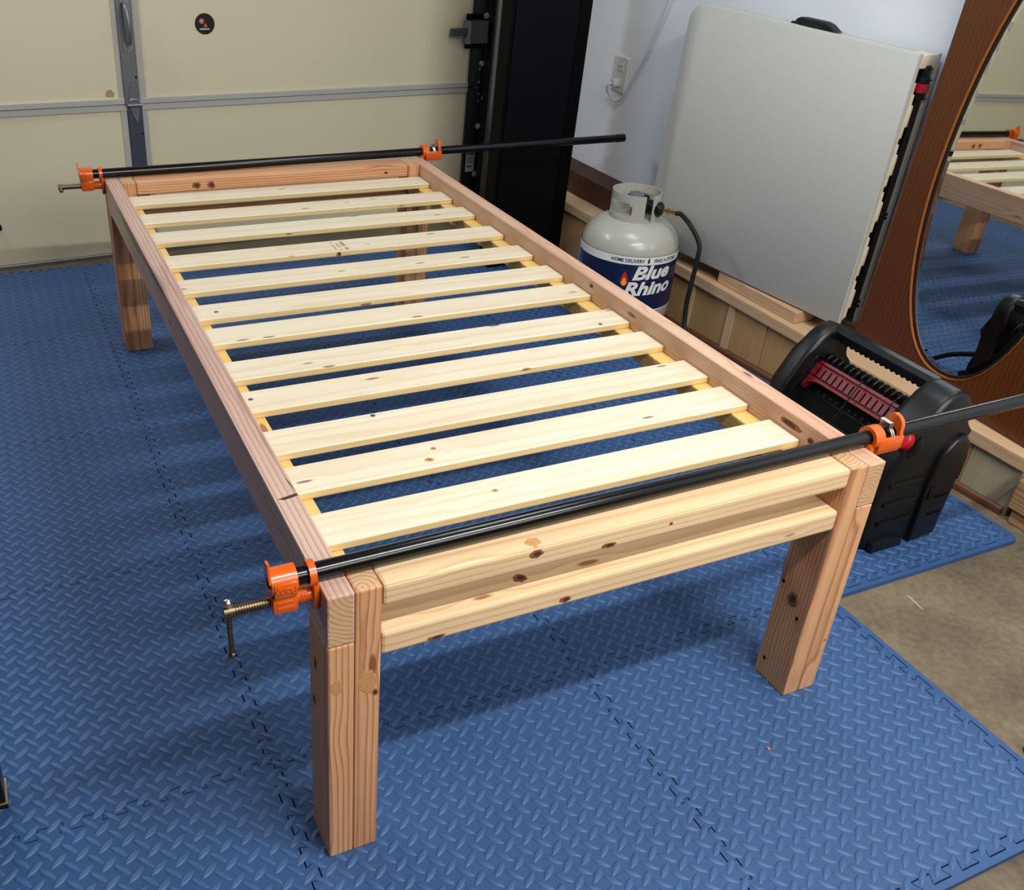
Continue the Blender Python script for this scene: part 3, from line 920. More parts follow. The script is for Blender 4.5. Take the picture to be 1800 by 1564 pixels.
# grade stamp printed on the fourth slat
bm = bmesh.new()
for r_ in range(3):
    for k in range(7):
        if (k * 7 + r_ * 3) % 5 == 0: continue
        x = 0.487 + r_ * 0.013; y = 1.363 + k * 0.0092
        bm_box(bm, (x, y, 0.4955), (x + (0.0035 if r_ < 2 else 0.009), y + 0.005, 0.4958))
obj('grade_stamp', bm, 'ink_grey', slats[3])

# ================================================================== PIPE CLAMPS


def torus_x(bm, x0, x1, yc, zc, ri, ro, n=20):
    """ring (thick tube) along x"""
    rows = []
    for (x, r) in ((x0, ri), (x0, ro), (x1, ro), (x1, ri)):
        rows.append([bm.verts.new((x, yc + r * cos(2 * pi * k / n), zc + r * sin(2 * pi * k / n))) for k in range(n)])
    for i in range(4):
        a, b_ = rows[i], rows[(i + 1) % 4]
        for k in range(n): bm.faces.new((a[k], a[(k + 1) % n], b_[(k + 1) % n], b_[k]))


def pipe_clamp(yp, zp, x_end, label, handle_dir, dy=0.0, letters=True, tail=1.026):
    """clamp whose screw end presses the left rail; yp,zp = pipe axis"""
    r = 0.0134
    root = thing('pipe_clamp', (BW / 2, yp, BH), label, 'clamp')
    P = lambda x: (x, yp + dy * max(0, x), zp)
    pts = [P(-0.064), P(0.3), P(0.9), P(x_end - 0.03)]
    obj('pipe', tube(pts, r, 20), 'pipe_black', root, smooth=50)
    cap = bm_tube(bmesh.new(), [P(x_end - 0.032), P(x_end)], r + 0.0012, 20)
    obj('threaded_end', cap, 'pipe_black', root, smooth=50)
    # head casting: collar round the pipe, web, and nut block for the screw
    zs = zp - 0.033
    bm = bmesh.new()
    torus_x(bm, -0.066, -0.030, yp, zp, r + 0.0006, r + 0.0065)
    bm_box(bm, (-0.066, yp - 0.0185, zs - 0.012), (-0.030, yp + 0.0185, zp - r - 0.001), 0.004, 2)
    hd = obj('clamp_head', bm, 'cast_orange', root, smooth=35)
    bm = prism([(yp - 0.017, zp + 0.008), (yp + 0.012, zp + 0.017), (yp + 0.004, zp + 0.034), (yp - 0.008, zp + 0.036)], -0.0695, -0.0655, 'x', 0.0015)
    obj('head_lug', bm, 'cast_orange', hd, smooth=35)
    obj('head_face', box((-0.0645, yp - 0.0218, zp - 0.0155), (-0.0315, yp - 0.012, zp + 0.008), 0.003), 'cast_orange', hd, smooth=35)
    bm = bmesh.new()
    bm_box(bm, (-0.060, yp - 0.0195, zs - 0.003), (-0.037, yp - 0.0182, zs + 0.001)); bm_box(bm, (-0.060, yp - 0.0195, zs + 0.007), (-0.037, yp - 0.0182, zs + 0.0095))
    obj('cast_rib', bm, 'cast_orange', hd)
    if letters:
        tb = text_bm('Pony', 0.0155, bold=0.0003, extrude=0.0011)
        xf = mat_from_axes((-1, 0, 0), (0, 0, -1), (0, -1, 0), (-0.048, yp - 0.0220, zp - 0.0035))
        obj('raised_lettering', tb, 'cast_orange', hd, xf=xf)
    # screw
    n = 30
    bm = tube([(-0.124, yp, zs), (-0.020, yp, zs)], 0.0062, 14)
    sp = obj('screw_spindle', bm, 'steel_brown', root, smooth=40)
    bm = bmesh.new()
    for k in range(13):
        torus_x(bm, -0.112 + k * 0.0036, -0.112 + k * 0.0036 + 0.0018, yp, zs, 0.005, 0.0078, 14)
    obj('thread', bm, 'steel_brown', sp, smooth=40)
    bm = tube([(-0.128, yp, zs), (-0.114, yp, zs)], 0.0088, 14); obj('spindle_end', bm, 'steel_brown', sp, smooth=40)
    # T handle with ball ends
    hdv = Vector(handle_dir).normalized()
    c = Vector((-0.122, yp, zs))
    a, b_ = c - hdv * 0.014, c + hdv * 0.076
    obj('handle_bar', tube([a, b_], 0.0036, 12), 'steel_brown', sp, smooth=40)
    for q, rr in ((a, 0.0066), (b_, 0.0055)):
        bm = bmesh.new(); bmesh.ops.create_uvsphere(bm, u_segments=14, v_segments=8, radius=rr); bmesh.ops.translate(bm, vec=q, verts=bm.verts)
        obj('ball_end', bm, 'steel_bright' if q is a else 'steel_brown', sp, smooth=True)
    # sliding jaw
    bm = bmesh.new()
    torus_x(bm, -0.0135, -0.0035, yp, zp, r + 0.0008, r + 0.006)
    poly = [(yp - 0.016, zp - 0.010), (yp + 0.016, zp - 0.010), (yp + 0.019, zp - 0.03), (yp + 0.015, zp - 0.052), (yp + 0.006, zp - 0.060), (yp - 0.006, zp - 0.060), (yp - 0.015, zp - 0.052), (yp - 0.019, zp - 0.03)]
    bm_prism(bm, poly, -0.0085, -0.0008, 'x', 0.0015)
    jw = obj('sliding_jaw', bm, 'cast_orange', root, smooth=35)
    bm = tube([(-0.030, yp, zs), (-0.027, yp, zs), (-0.010, yp, zs), (-0.007, yp, zs)], [0.0105, 0.0118, 0.0118, 0.015], 18)
    obj('swivel_boss', bm, 'cast_orange', jw, smooth=40)
    if letters:
        tb = text_bm('Pony', 0.0088, bold=0.0002, extrude=0.0007)
        obj('raised_lettering', tb, 'cast_orange', jw, xf=mat_from_axes((-1, 0, 0), (0, -0.3, -1), (0, -1, 0.3), (-0.018, yp - 0.0118, zs + 0.003)))
    # tail jaw beyond the right rail
    x0 = tail
    dyt = dy * x0
    y2 = yp + dyt
    bm = bmesh.new()
    torus_x(bm, x0 + 0.002, x0 + 0.024, y2, zp, r + 0.0006, r + 0.0082)
    poly = [(y2 - 0.017, zp - 0.008), (y2 + 0.017, zp - 0.008), (y2 + 0.020, zp - 0.03), (y2 + 0.014, zp - 0.055), (y2 - 0.014, zp - 0.055), (y2 - 0.020, zp - 0.03)]
    bm_prism(bm, poly, x0 - 0.004, x0 + 0.006, 'x', 0.0015)
    # side cheek joining front ring to the back plate
    bm_box(bm, (x0 + 0.012, y2 - 0.0225, zp - 0.022), (x0 + 0.070, y2 - 0.0145, zp + 0.004), 0.003)
    bm_box(bm, (x0 + 0.012, y2 - 0.020, zp - 0.028), (x0 + 0.070, y2 + 0.020, zp - 0.0155), 0.003)
    tj = obj('tail_jaw', bm, 'cast_orange', root, smooth=35)
    # back plate with its pointed top and a hole for the pipe
    n = 20
    outer = []
    for k in range(n):
        a = 2 * pi * k / n
        oy, oz = 0.0225 * cos(a), 0.0225 * sin(a)
        if sin(a) > 0.15: oz *= 1.75; oy = max(-0.019, min(0.019, oy * 1.15))
        outer.append((y2 + oy, zp + oz))
    inner = [(y2 + (r + 0.001) * cos(2 * pi * k / n), zp + (r + 0.001) * sin(2 * pi * k / n)) for k in range(n)]
    bm = bmesh.new()
    rows = []
    for x, ring in ((x0 + 0.058, outer), (x0 + 0.066, outer), (x0 + 0.066, inner), (x0 + 0.058, inner)):
        rows.append([bm.verts.new((x, q[0], q[1])) for q in ring])
    for i in range(4):
        A, B2 = rows[i], rows[(i + 1) % 4]
        for k in range(n): bm.faces.new((A[k], A[(k + 1) % n], B2[(k + 1) % n], B2[k]))
    obj('back_plate', bm, 'cast_orange', tj, smooth=30)
    # clutch plates, tilted
    for q in range(2):
        bm = bmesh.new()
        torus_x(bm, 0, 0.003, 0, 0, r + 0.0006, 0.0205, 20)
        bm_box(bm, (0, -0.012, 0.016), (0.003, 0.012, 0.030), 0.001, 1)
        xf = Matrix.Translation((x0 + 0.040 + q * 0.0048, y2, zp)) @ Matrix.Rotation(radians(-9), 4, 'Y')
        obj('clutch_plate', bm, 'steel_bright', tj, xf=xf, smooth=35)
    bm = bmesh.new(); bm_box(bm, (x0 + 0.007, y2 - 0.01, zp - 0.05), (x0 + 0.0095, y2 + 0.01, zp - 0.03))
    obj('spring', bm, 'steel_bright', tj)
    return root


pipe_clamp(0.045, BH + 0.0140, 1.74, 'black pipe clamp with orange jaws across the near end of the bed', (0.02, 0.0, -1), dy=0.012)
pipe_clamp(2.030, BH + 0.0140, 1.862, 'black pipe clamp with orange jaws across the far end of the bed', (-0.04, -0.9, 0.14), dy=0.03, letters=False)

# ================================================================== PROPANE TANK
TX, TY = 1.648, 1.665
az = math.atan2(TY + 0.962, TX + 0.318) + pi          # azimuth that faces the camera
tank = thing('propane_tank', (TX, TY, 0), 'pale grey propane tank with navy printed label between the bed and the curb', 'tank')
R = 0.165
prof = [(0.0, 0.022), (0.10, 0.024), (0.135, 0.034), (0.155, 0.056), (0.163, 0.085), (R, 0.12), (R, 0.30), (0.1635, 0.318), (0.157, 0.342), (0.142, 0.366), (0.118, 0.385), (0.09, 0.396), (0.05, 0.402), (0.0, 0.403)]
bm = bm_lathe(bmesh.new(), [(max(r_, 0.0004), z_) for r_, z_ in prof], TX, TY, 64)
obj('tank_body', bm, 'tank_grey', tank, smooth=True)
bm = bm_lathe(bmesh.new(), [(0.132, 0.0), (0.134, 0.003), (0.130, 0.036), (0.124, 0.036), (0.128, 0.003), (0.128, 0.0), (0.132, 0.0)], TX, TY, 48)
obj('foot_ring', bm, 'tank_grey', tank, smooth=40)
lab = obj('label_sleeve', bm_lathe(bmesh.new(), [(R + 0.0004, 0.118), (R + 0.0008, 0.120), (R + 0.0008, 0.310), (R + 0.0002, 0.312)], TX, TY, 72), 'label_navy', tank, smooth=True)


def ring_patch(name, z0, z1, d0, d1, mat, dr=0.0014, parent=lab):
    n = max(4, int(abs(d1 - d0) * 14))
    bm = bm_lathe(bmesh.new(), [(R + dr, z0), (R + dr, z1)], TX, TY, n, az + d0, az + d1)
    return obj(name, bm, mat, parent, smooth=True)


ring_patch('white_band', 0.284, 0.311, -1.9, 1.75, 'label_white')
ring_patch('white_edge', 0.150, 0.285, -1.42, -1.36, 'label_white')
ring_patch('blue_panel', 0.140, 0.284, -1.34, -1.12, 'label_blue')
ring_patch('white_edge', 0.119, 0.123, -1.9, 1.75, 'label_white')


def wrap_text(s, size, dphi, z, mat, shear=0.0, bold=0.0, dr=0.002, parent=lab, xs=1.0, rot=0.0):
    tb = text_bm(s, size, shear=shear, bold=bold)
    bmesh.ops.subdivide_edges(tb, edges=[e for e in tb.edges if e.calc_length() > 0.012], cuts=2)
    for v in tb.verts:
        x, y = v.co.x * xs, v.co.y
        y2 = y + x * rot
        a = az + dphi + x / R
        v.co = Vector((TX + (R + dr) * cos(a), TY + (R + dr) * sin(a), z + y2))
    return obj('lettering', tb, mat, parent)


wrap_text('HOME DELIVERY', 0.0165, 0.02, 0.297, 'ink_navy', bold=0.0004, xs=0.92)
wrap_text('FIND A STORE', 0.0165, 0.86, 0.297, 'ink_navy', bold=0.0004, xs=0.92)
wrap_text('Blue', 0.064, 0.56, 0.256, 'label_white', shear=0.25, bold=0.0024, xs=1.22, rot=0.06)
wrap_text('Rhino', 0.064, 0.54, 0.201, 'label_white', shear=0.25, bold=0.0024, xs=1.16, rot=0.06)


def wrap_poly(pts, dphi, z, mat, dr):
    bm = bmesh.new()
    vs = [bm.verts.new((TX + (R + dr) * cos(az + dphi + x / R), TY + (R + dr) * sin(az + dphi + x / R), z + y)) for x, y in pts]
    bm.faces.new(vs)
    return obj('flame_emblem', bm, mat, lab)


drop = [(0.0135 * sin(a) * (1 - 0.45 * max(0, cos(a))), 0.020 * cos(a) + (0.012 * max(0, cos(a)) ** 3)) for a in [2 * pi * k / 20 for k in range(20)]]
wrap_poly(drop, 0.0, 0.228, 'flame_red', 0.0018)
wrap_poly([(x * 0.62, y * 0.55 - 0.007) for x, y in drop], 0.0, 0.228, 'flame_yellow', 0.0024)
wrap_poly([(x * 0.3, y * 0.4) for x, y in drop], 0.445, 0.298, 'ink_navy', 0.0022)
# collar with its hand openings, thin sheet bent to a C
def collar():
    ri, z0, z1 = 0.083, 0.392, 0.487
    nA, zs = 56, [z0, 0.412, 0.420, 0.452, 0.460, z1 - 0.003, z1]
    a0, a1 = az - 5.5, az + 0.42        # opening towards the hose side
    bm = bmesh.new()
    grid = []
    for z in zs:
        grid.append([bm.verts.new((TX + ri * cos(a0 + (a1 - a0) * k / nA), TY + ri * sin(a0 + (a1 - a0) * k / nA), z)) for k in range(nA + 1)])
    def hole(k, i):
        d = (a0 + (a1 - a0) * (k + 0.5) / nA) - az
        hand = -1.55 < d < -0.12 or -4.2 < d < -2.75
        if hand and i in (2,): return True
        if (-1.45 < d < -0.22 or -4.1 < d < -2.85) and i in (1, 3): return True
        # base cut back between the welded feet
        if i == 0 and (-1.7 < d < -0.1 and False): return True
        return False
    for i in range(len(zs) - 1):
        for k in range(nA):
            if not hole(k, i):
                bm.faces.new((grid[i][k], grid[i][k + 1], grid[i + 1][k + 1], grid[i + 1][k]))
    bmesh.ops.delete(bm, geom=[v for v in bm.verts if not v.link_faces], context='VERTS')
    bmesh.ops.solidify(bm, geom=bm.faces[:], thickness=0.0035)
    return bm
obj('collar', collar(), 'tank_grey', tank, smooth=35)
# valve, regulator nut and brass fitting
bm = tube([(TX, TY, 0.398), (TX, TY, 0.425), (TX, TY, 0.4255), (TX, TY, 0.462)], [0.017, 0.017, 0.012, 0.012], 16)
vl = obj('valve', bm, 'brass', tank, smooth=40)
bm = tube([(TX, TY, 0.462), (TX, TY, 0.466), (TX, TY, 0.474), (TX, TY, 0.478)], [0.02, 0.026, 0.026, 0.02], 18)
obj('valve_handle', bm, 'ink_grey', vl, smooth=40)
dirn = Vector((0.50, -0.86, 0)).normalized()
v0 = Vector((TX, TY, 0.440))
hose = thing('gas_hose', (1.70, 1.42, 0.02), 'black gas hose running from the propane tank to the portable heater', 'hose')
bm = tube([v0 + dirn * 0.034, v0 + dirn * 0.040, v0 + dirn * 0.090, v0 + dirn * 0.097], [0.018, 0.0255, 0.0255, 0.018], 12)
obj('coupling_nut', bm, 'plastic_black', vl, smooth=30)
bm = tube([v0 + dirn * 0.096, v0 + dirn * 0.112, v0 + dirn * 0.113, v0 + dirn * 0.122, v0 + dirn * 0.123, v0 + dirn * 0.146], [0.0048, 0.0048, 0.0095, 0.0095, 0.0072, 0.0072], 10)
obj('brass_fitting', bm, 'brass', vl, smooth=30)
hp = [v0 + dirn * 0.147, v0 + dirn * 0.165, Vector((1.722, 1.455, 0.424)), Vector((1.735, 1.415, 0.378)), Vector((1.732, 1.405, 0.335)), Vector((1.722, 1.400, 0.245)), Vector((1.715, 1.396, 0.165)),
      Vector((1.708, 1.372, 0.095)), Vector((1.69, 1.30, 0.035)), Vector((1.68, 1.20, 0.012)), Vector((1.66, 1.08, 0.014)), Vector((1.655, 1.0, 0.05)), Vector((1.655, 0.92, 0.105)), Vector((1.655, 0.84, 0.165)), Vector((1.650, 0.754, 0.205))]
obj('hose_tube', tube(spline(hp, 8), 0.0078, 12), 'rubber_black', hose, smooth=True)

# ================================================================== PORTABLE HEATER
HX0, HY0, HY1 = 1.44, 0.30, 0.745
heat = thing('portable_heater', (1.57, 0.52, 0), 'black portable propane heater with red grille plate standing beside the bed', 'heater')
pod = [(1.475, 0.0), (1.452, 0.012), (1.444, 0.05), (1.447, 0.13), (1.463, 0.20), (1.492, 0.265), (1.535, 0.335), (1.575, 0.385), (1.605, 0.405), (1.635, 0.410), (1.665, 0.398), (1.683, 0.372), (1.688, 0.335),
       (1.684, 0.295), (1.690, 0.272), (1.699, 0.235), (1.702, 0.18), (1.697, 0.12), (1.690, 0.05), (1.680, 0.012), (1.66, 0.0)]


def podmesh(y0, y1, flip):
    bm = prism(pod, y0, y1, 'y', 0.020, 4)
    return bm


for y0, y1 in ((HY0, 0.392), (0.692, HY1)):
    pd = obj('side_pod', podmesh(y0, y1, 0), 'plastic_black', heat, smooth=45)
    if y0 == HY0:
        # moulded ribs, vent slots, catch and rear lobe on the near side
        for k, z in enumerate((0.175, 0.125, 0.075)):
            obj('vent_slot', box((1.640 - 0.004 * k, y0 - 0.0118, z), (1.686 - 0.004 * k, y0 + 0.004, z + 0.009), 0.001, 1), 'matte_black', pd)
        for z in (0.185, 0.13, 0.075):
            bm = prism([(1.475, z), (1.575, z), (1.590, z + 0.006), (1.575, z + 0.012), (1.475, z + 0.010)], y0 - 0.006, y0 + 0.003, 'y', 0.003, 2)
            obj('moulded_rib', bm, 'plastic_black', pd, smooth=45)
        ct = obj('catch_recess', box((1.606, y0 - 0.0115, 0.125), (1.628, y0 + 0.004, 0.168), 0.002), 'matte_black', pd)
        obj('catch', box((1.612, y0 - 0.0145, 0.130), (1.619, y0 + 0.003, 0.163), 0.002), 'plastic_black', ct)
        bm = prism([(1.600, 0.165), (1.704, 0.165), (1.708, 0.23), (1.701, 0.272), (1.678, 0.296), (1.648, 0.286), (1.616, 0.25)], y0 - 0.014, y0 + 0.012, 'y', 0.010, 3)
        obj('cylinder_bulge', bm, 'plastic_black', pd, smooth=50)
        bm = prism([(1.602, 0.004), (1.684, 0.012), (1.700, 0.175), (1.602, 0.175)], y0 - 0.011, y0 + 0.008, 'y', 0.006, 3)
        obj('cylinder_cover', bm, 'plastic_black', pd, smooth=45)
        bm = prism([(1.470, 0.004), (1.575, 0.004), (1.568, 0.028), (1.520, 0.036), (1.470, 0.030)], y0 - 0.014, y0 + 0.006, 'y', 0.006, 2)
        obj('foot', bm, 'plastic_black', pd, smooth=45)
# body between the pods
mid = [(1.478, 0.01), (1.465, 0.03), (1.472, 0.158), (1.520, 0.166), (1.580, 0.255), (1.598, 0.305), (1.61, 0.312), (1.660, 0.306), (1.668, 0.29), (1.668, 0.02), (1.65, 0.01)]
bd = obj('housing', prism(mid, 0.390, 0.694, 'y', 0.004, 2), 'plastic_dark', heat, smooth=40)
# sloping heater face: axes along the slope
f0, f1 = Vector((1.492, 0, 0.165)), Vector((1.592, 0, 0.320))
sd = (f1 - f0).normalized(); nn = Vector((-sd.z, 0, sd.x))


def face_pt(s, y, h): return f0 + sd * s + Vector((0, y, 0)) + nn * h


SLn = (f1 - f0).length
# red enamel surround: top plate and arched sides
xf = Matrix((sd, Vector((0, 1, 0)), nn)).transposed().to_4x4(); xf.translation = f0
yy0, yy1 = 0.396, 0.712
outer = [(0.02, yy0), (SLn, yy0), (SLn, yy1 - 0.03), (SLn - 0.02, yy1 - 0.008), (SLn - 0.06, yy1 - 0.002), (0.02, yy1)]
inner = [(0.02, yy0 + 0.008), (SLn - 0.055, yy0 + 0.008), (SLn - 0.055, yy1 - 0.055), (SLn - 0.065, yy1 - 0.03), (SLn - 0.09, yy1 - 0.016), (0.02, yy1 - 0.012)]
bm = bmesh.new()
for z in (0.0, 0.004):
    pass
ra = []
for ring, z in ((outer, 0.004), (inner, 0.004), (inner, -0.02), (outer, -0.02)):
    ra.append([bm.verts.new((q[0], q[1], z)) for q in ring])
for i in range(3):
    for k in range(len(outer) - 1):
        bm.faces.new((ra[i][k], ra[i][k + 1], ra[i + 1][k + 1], ra[i + 1][k]))
for k in range(len(outer) - 1):
    bm.faces.new((ra[3][k], ra[3][k + 1], ra[0][k + 1], ra[0][k]))
rp_ = obj('red_plate', bm, 'red_enamel', heat, xf=xf)
for k in range(14):
    y = yy0 + 0.022 + k * 0.0195
    obj('slot', box((SLn - 0.042, y, 0.0035), (SLn - 0.016, y + 0.0045, 0.0046)), 'matte_black', rp_, xf=xf)
# reflector box
bm = bmesh.new(); bm_box(bm, (0.012, yy0 + 0.008, -0.035), (SLn - 0.055, yy1 - 0.012, -0.018))
rf = obj('reflector', bm, 'matte_black', heat, xf=xf)
bm = bmesh.new()
for k in range(11):
    y = yy0 + 0.03 + k * 0.022
    bm_box(bm, (SLn - 0.078, y, -0.018), (SLn - 0.070, y + 0.008, -0.0165))
obj('punched_row', bm, 'plastic_dark', rf, xf=xf)
obj('reflector_lip', box((0.0, yy0 + 0.01, -0.016), (0.010, yy1 - 0.012, 0.004), 0.002), 'galvanized', rf, xf=xf)
obj('burner_tile', box((0.02, yy0 + 0.03, -0.0185), (SLn - 0.095, 0.535, -0.0165)), 'matte_black', rf, xf=xf)
obj('burner_tile', box((0.02, 0.545, -0.0185), (SLn - 0.095, yy1 - 0.035, -0.0165)), 'matte_black', rf, xf=xf)
# row of fins behind the red plate
for k in range(15):
    y = 0.405 + k * 0.0196
    bm = prism([(1.600, 0.306), (1.655, 0.306), (1.652, 0.318), (1.636, 0.330), (1.618, 0.334), (1.604, 0.326)], y, y + 0.005, 'y', 0.001, 1)
    obj('fin', bm, 'plastic_black', heat)
obj('fin_tray', box((1.596, 0.394, 0.300), (1.660, 0.694, 0.3075), 0.001), 'plastic_dark', heat)
# wire guard
def wire(pts, r=0.0017): return bm_tube(bmesh.new(), pts, r, 6)
g0 = obj('wire_guard', wire([face_pt(SLn - 0.045, yy0 + 0.01, 0.020), face_pt(SLn - 0.045, yy1 - 0.01, 0.020)]), 'wire_black', heat, smooth=True)
for s in (SLn - 0.010, SLn - 0.085, SLn - 0.125):
    obj('guard_wire', wire([face_pt(s, yy0 + 0.005, 0.020), face_pt(s, yy1 + 0.012, 0.020)]), 'wire_black', g0, smooth=True)
for y in (yy0 + 0.035, 0.535, yy1 - 0.02):
    obj('guard_wire', wire(spline([face_pt(SLn + 0.004, y, 0.003), face_pt(SLn + 0.002, y, 0.020), face_pt(SLn - 0.05, y, 0.022), face_pt(0.05, y, 0.021), face_pt(0.01, y, 0.004)], 5)), 'wire_black', g0, smooth=True)
for s in (SLn - 0.03, SLn - 0.105):
    for y, sg in ((yy1 + 0.004, 1), (yy0 + 0.012, -1)):
        obj('guard_loop', wire(spline([face_pt(s + 0.02, y, 0.020), face_pt(s + 0.028, y + sg * 0.02, 0.014), face_pt(s + 0.01, y + sg * 0.028, 0.010), face_pt(s - 0.012, y + sg * 0.016, 0.012), face_pt(s - 0.016, y, 0.020)], 5)), 'wire_black', g0, smooth=True)
# carrying handle
hx, hz = 1.645, 0.386
bm = prism([(hx - 0.020, hz - 0.012), (hx - 0.021, hz + 0.008), (hx - 0.010, hz + 0.019), (hx + 0.010, hz + 0.019), (hx + 0.021, hz + 0.008), (hx + 0.020, hz - 0.012)], 0.385, 0.700, 'y')
hn = obj('handle', bm, 'plastic_black', heat, smooth=40)
bm = bmesh.new()
for k in range(17):
    y = 0.402 + k * 0.0168
    bm_tube(bm, [(hx - 0.0185, y, hz - 0.011), (hx + 0.0185, y, hz - 0.011)], 0.0066, 8)
obj('finger_grip', bm, 'plastic_black', hn, smooth=40)
# control knob in its recess on the near shoulder
kc = Vector((1.517, 0.326, 0.290)); kn = Vector((-0.85, 0, 0.52)).normalized()
ka, kb = frame_for(kn)
bm = bm_tube(bmesh.new(), [kc - kn * 0.004, kc + kn * 0.004], 0.040, 24)
kr = obj('knob_dial', bm, 'plastic_dark', heat, smooth=40)
bm = bm_tube(bmesh.new(), [kc + kn * 0.004, kc + kn * 0.024, kc + kn * 0.027], [0.026, 0.024, 0.020], 20)
obj('control_knob', bm, 'red_knob', kr, smooth=40)
bm = bmesh.new(); 
for a in (0.2, 0.7, 1.2):
    q = kc + kn * 0.0042 + (ka * cos(a) + kb * sin(a)) * 0.034
    bm_tube(bm, [q, q + kn * 0.0006], 0.0026, 8)
obj('dial_mark', bm, 'flame_yellow', kr)

# ================================================================== FOLDING TABLE
tbl_o = Vector((1.95, 1.672, 0.2085)); tbl_e = (Vector((2.032, 0.836, 0.2085)) - tbl_o)
TWd = tbl_e.length; tbl_e.normalize()
lean = radians(1.9)
hn_ = Vector((-tbl_e.y, tbl_e.x, 0)); hn_ = hn_ if hn_.x > 0 else -hn_
tup = Vector((0, 0, 1)) * cos(lean) + hn_ * sin(lean)
tin = tup.cross(tbl_e); tin = tin if tin.x > 0 else -tin
txf = RM @ mat_from_axes(tbl_e, tup, tin, tbl_o)
table = thing('folding_table', RM @ (tbl_o + tbl_e * 0.41), 'pale grey plastic folding table, folded and leaning on the white wall', 'table')
TH = 0.79
TAP = 0.022


def rrect(x0, y0, x1, y1, r, corners=(1, 1, 1, 1), n=6):
    out = []
    for (cx, cy, a0, on) in ((x1 - r, y1 - r, 0, corners[0]), (x0 + r, y1 - r, pi / 2, corners[1]), (x0 + r, y0 + r, pi, corners[2]), (x1 - r, y0 + r, 1.5 * pi, corners[3])):
        if on:
            out += [(cx + r * cos(a0 + pi / 2 * k / n), cy + r * sin(a0 + pi / 2 * k / n)) for k in range(n + 1)]
        else:
            out.append((cx + (r if cos(a0 + 0.1) * 1 > 0 and a0 in (0, 1.5 * pi) else -r), cy + (r if a0 in (0, pi / 2) else -r)))
    return out


def lofted(rings):
    bm = bmesh.new()
    rows = [[bm.verts.new(p) for p in ring] for ring in rings]
    n = len(rows[0])
    bm.faces.new(list(reversed(rows[0]))); bm.faces.new(rows[-1])
    for i in range(len(rows) - 1):
        for k in range(n):
            bm.faces.new((rows[i][k], rows[i][(k + 1) % n], rows[i + 1][(k + 1) % n], rows[i + 1][k]))
    return bm


def tabletop(z0, z1, flip):
    base = [(x - TAP * y * x / TWd, y) for x, y in rrect(0, 0, TWd, TH, 0.055, (0, 1, 1, 0))]
    ctr = Vector((TWd / 2, TH / 2, 0))
    def ring(z, ins): return [(x + (ins if x < TWd / 2 else -ins * 0.4), y + (ins if y < TH / 2 else -ins), z) for x, y in base]
    zz = [(z0, 0.006), (z0 + 0.003, 0.001), (z0 + 0.008, 0), (z1 - 0.004, 0), (z1, 0.004)]
    if flip: zz = [(z0, 0.004), (z0 + 0.004, 0), (z1 - 0.008, 0), (z1 - 0.003, 0.001), (z1, 0.006)]
    return lofted([ring(z, i) for z, i in zz])


fl = obj('front_top', tabletop(0.0, 0.018, False), 'table_plastic', table, xf=txf, smooth=40)
bk = obj('back_top', tabletop(0.092, 0.110, True), 'table_plastic', table, xf=txf, smooth=40)
txr = txf @ Matrix(((1, -TAP, 0, 0), (0, 1, 0, 0), (0, 0, 1, 0), (0, 0, 0, 1)))
# the folded edge on the right: cream moulded lips with scalloped tabs
for (zA, zB, par, s) in ((0.018, 0.026, fl, 1), (0.076, 0.092, bk, -1)):
    obj('moulded_lip', box((TWd - 0.030, 0.02, zA), (TWd - 0.001, TH - 0.075, zB), 0.002), 'table_shell', par, xf=txr)
    off = 0.0 if s == 1 else 0.085
    for k in range(5):
        y = 0.055 + k * 0.135 + off
        if y > TH - 0.14: continue
        za, zb = (zB - 0.001, zB + 0.017) if s == 1 else (zA - 0.014, zA + 0.001)
        obj('scalloped_tab', box((TWd - 0.022, y, za), (TWd + 0.003, y + 0.062, zb), 0.006, 3), 'table_shell', par, xf=txr, smooth=40)
        za, zb = (zB - 0.001, zB + 0.007) if s == 1 else (zA - 0.006, zA + 0.001)
        obj('scalloped_tab', box((TWd - 0.022, y - 0.03, za), (TWd + 0.001, y + 0.09, zb), 0.003, 2), 'table_shell', par, xf=txr, smooth=40)
obj('top_cap', box((TWd - 0.05, TH - 0.040, 0.014), (TWd + 0.001, TH - 0.002, 0.096), 0.006), 'table_shell', fl, xf=txr, smooth=40)
obj('inner_filler', box((0.02, 0.012, 0.018), (TWd - 0.075, TH - 0.006, 0.092)), 'table_plastic', bk, xf=txf)
obj('inner_filler', box((TWd - 0.055, 0.012, 0.022), (TWd - 0.035, TH - 0.045, 0.086)), 'matte_black', bk, xf=txr)  # black board added inside the slot to paint its deep shade
# black steel leg in the slot
LZ = 0.058
lg = obj('leg', tube([(TWd - 0.002, 0.012, LZ), (TWd - 0.002, TH - 0.10, LZ)], 0.0110, 14), 'lacquer_black', table, xf=txr, smooth=40)
obj('leg_socket', box((TWd - 0.030, TH - 0.120, LZ - 0.019), (TWd + 0.010, TH - 0.058, LZ + 0.017), 0.006), 'rubber_black', lg, xf=txr, smooth=40)
obj('leg_socket', box((TWd - 0.026, TH - 0.060, LZ - 0.014), (TWd + 0.008, TH - 0.030, LZ + 0.010), 0.005), 'rubber_black', lg, xf=txr, smooth=40)
obj('lock_clip', box((TWd - 0.010, TH - 0.100, LZ - 0.0205), (TWd + 0.0125, TH - 0.077, LZ + 0.0185), 0.001), 'red_knob', lg, xf=txr, label='red lock clip')
for y in (TH - 0.066, TH - 0.116):
    bm = tube([(TWd - 0.006, y, LZ - 0.022), (TWd + 0.014, y, LZ), (TWd + 0.006, y - 0.002, LZ + 0.030)], 0.0024, 8); obj('clip_wire', bm, 'wire_black', lg, xf=txr, smooth=True)
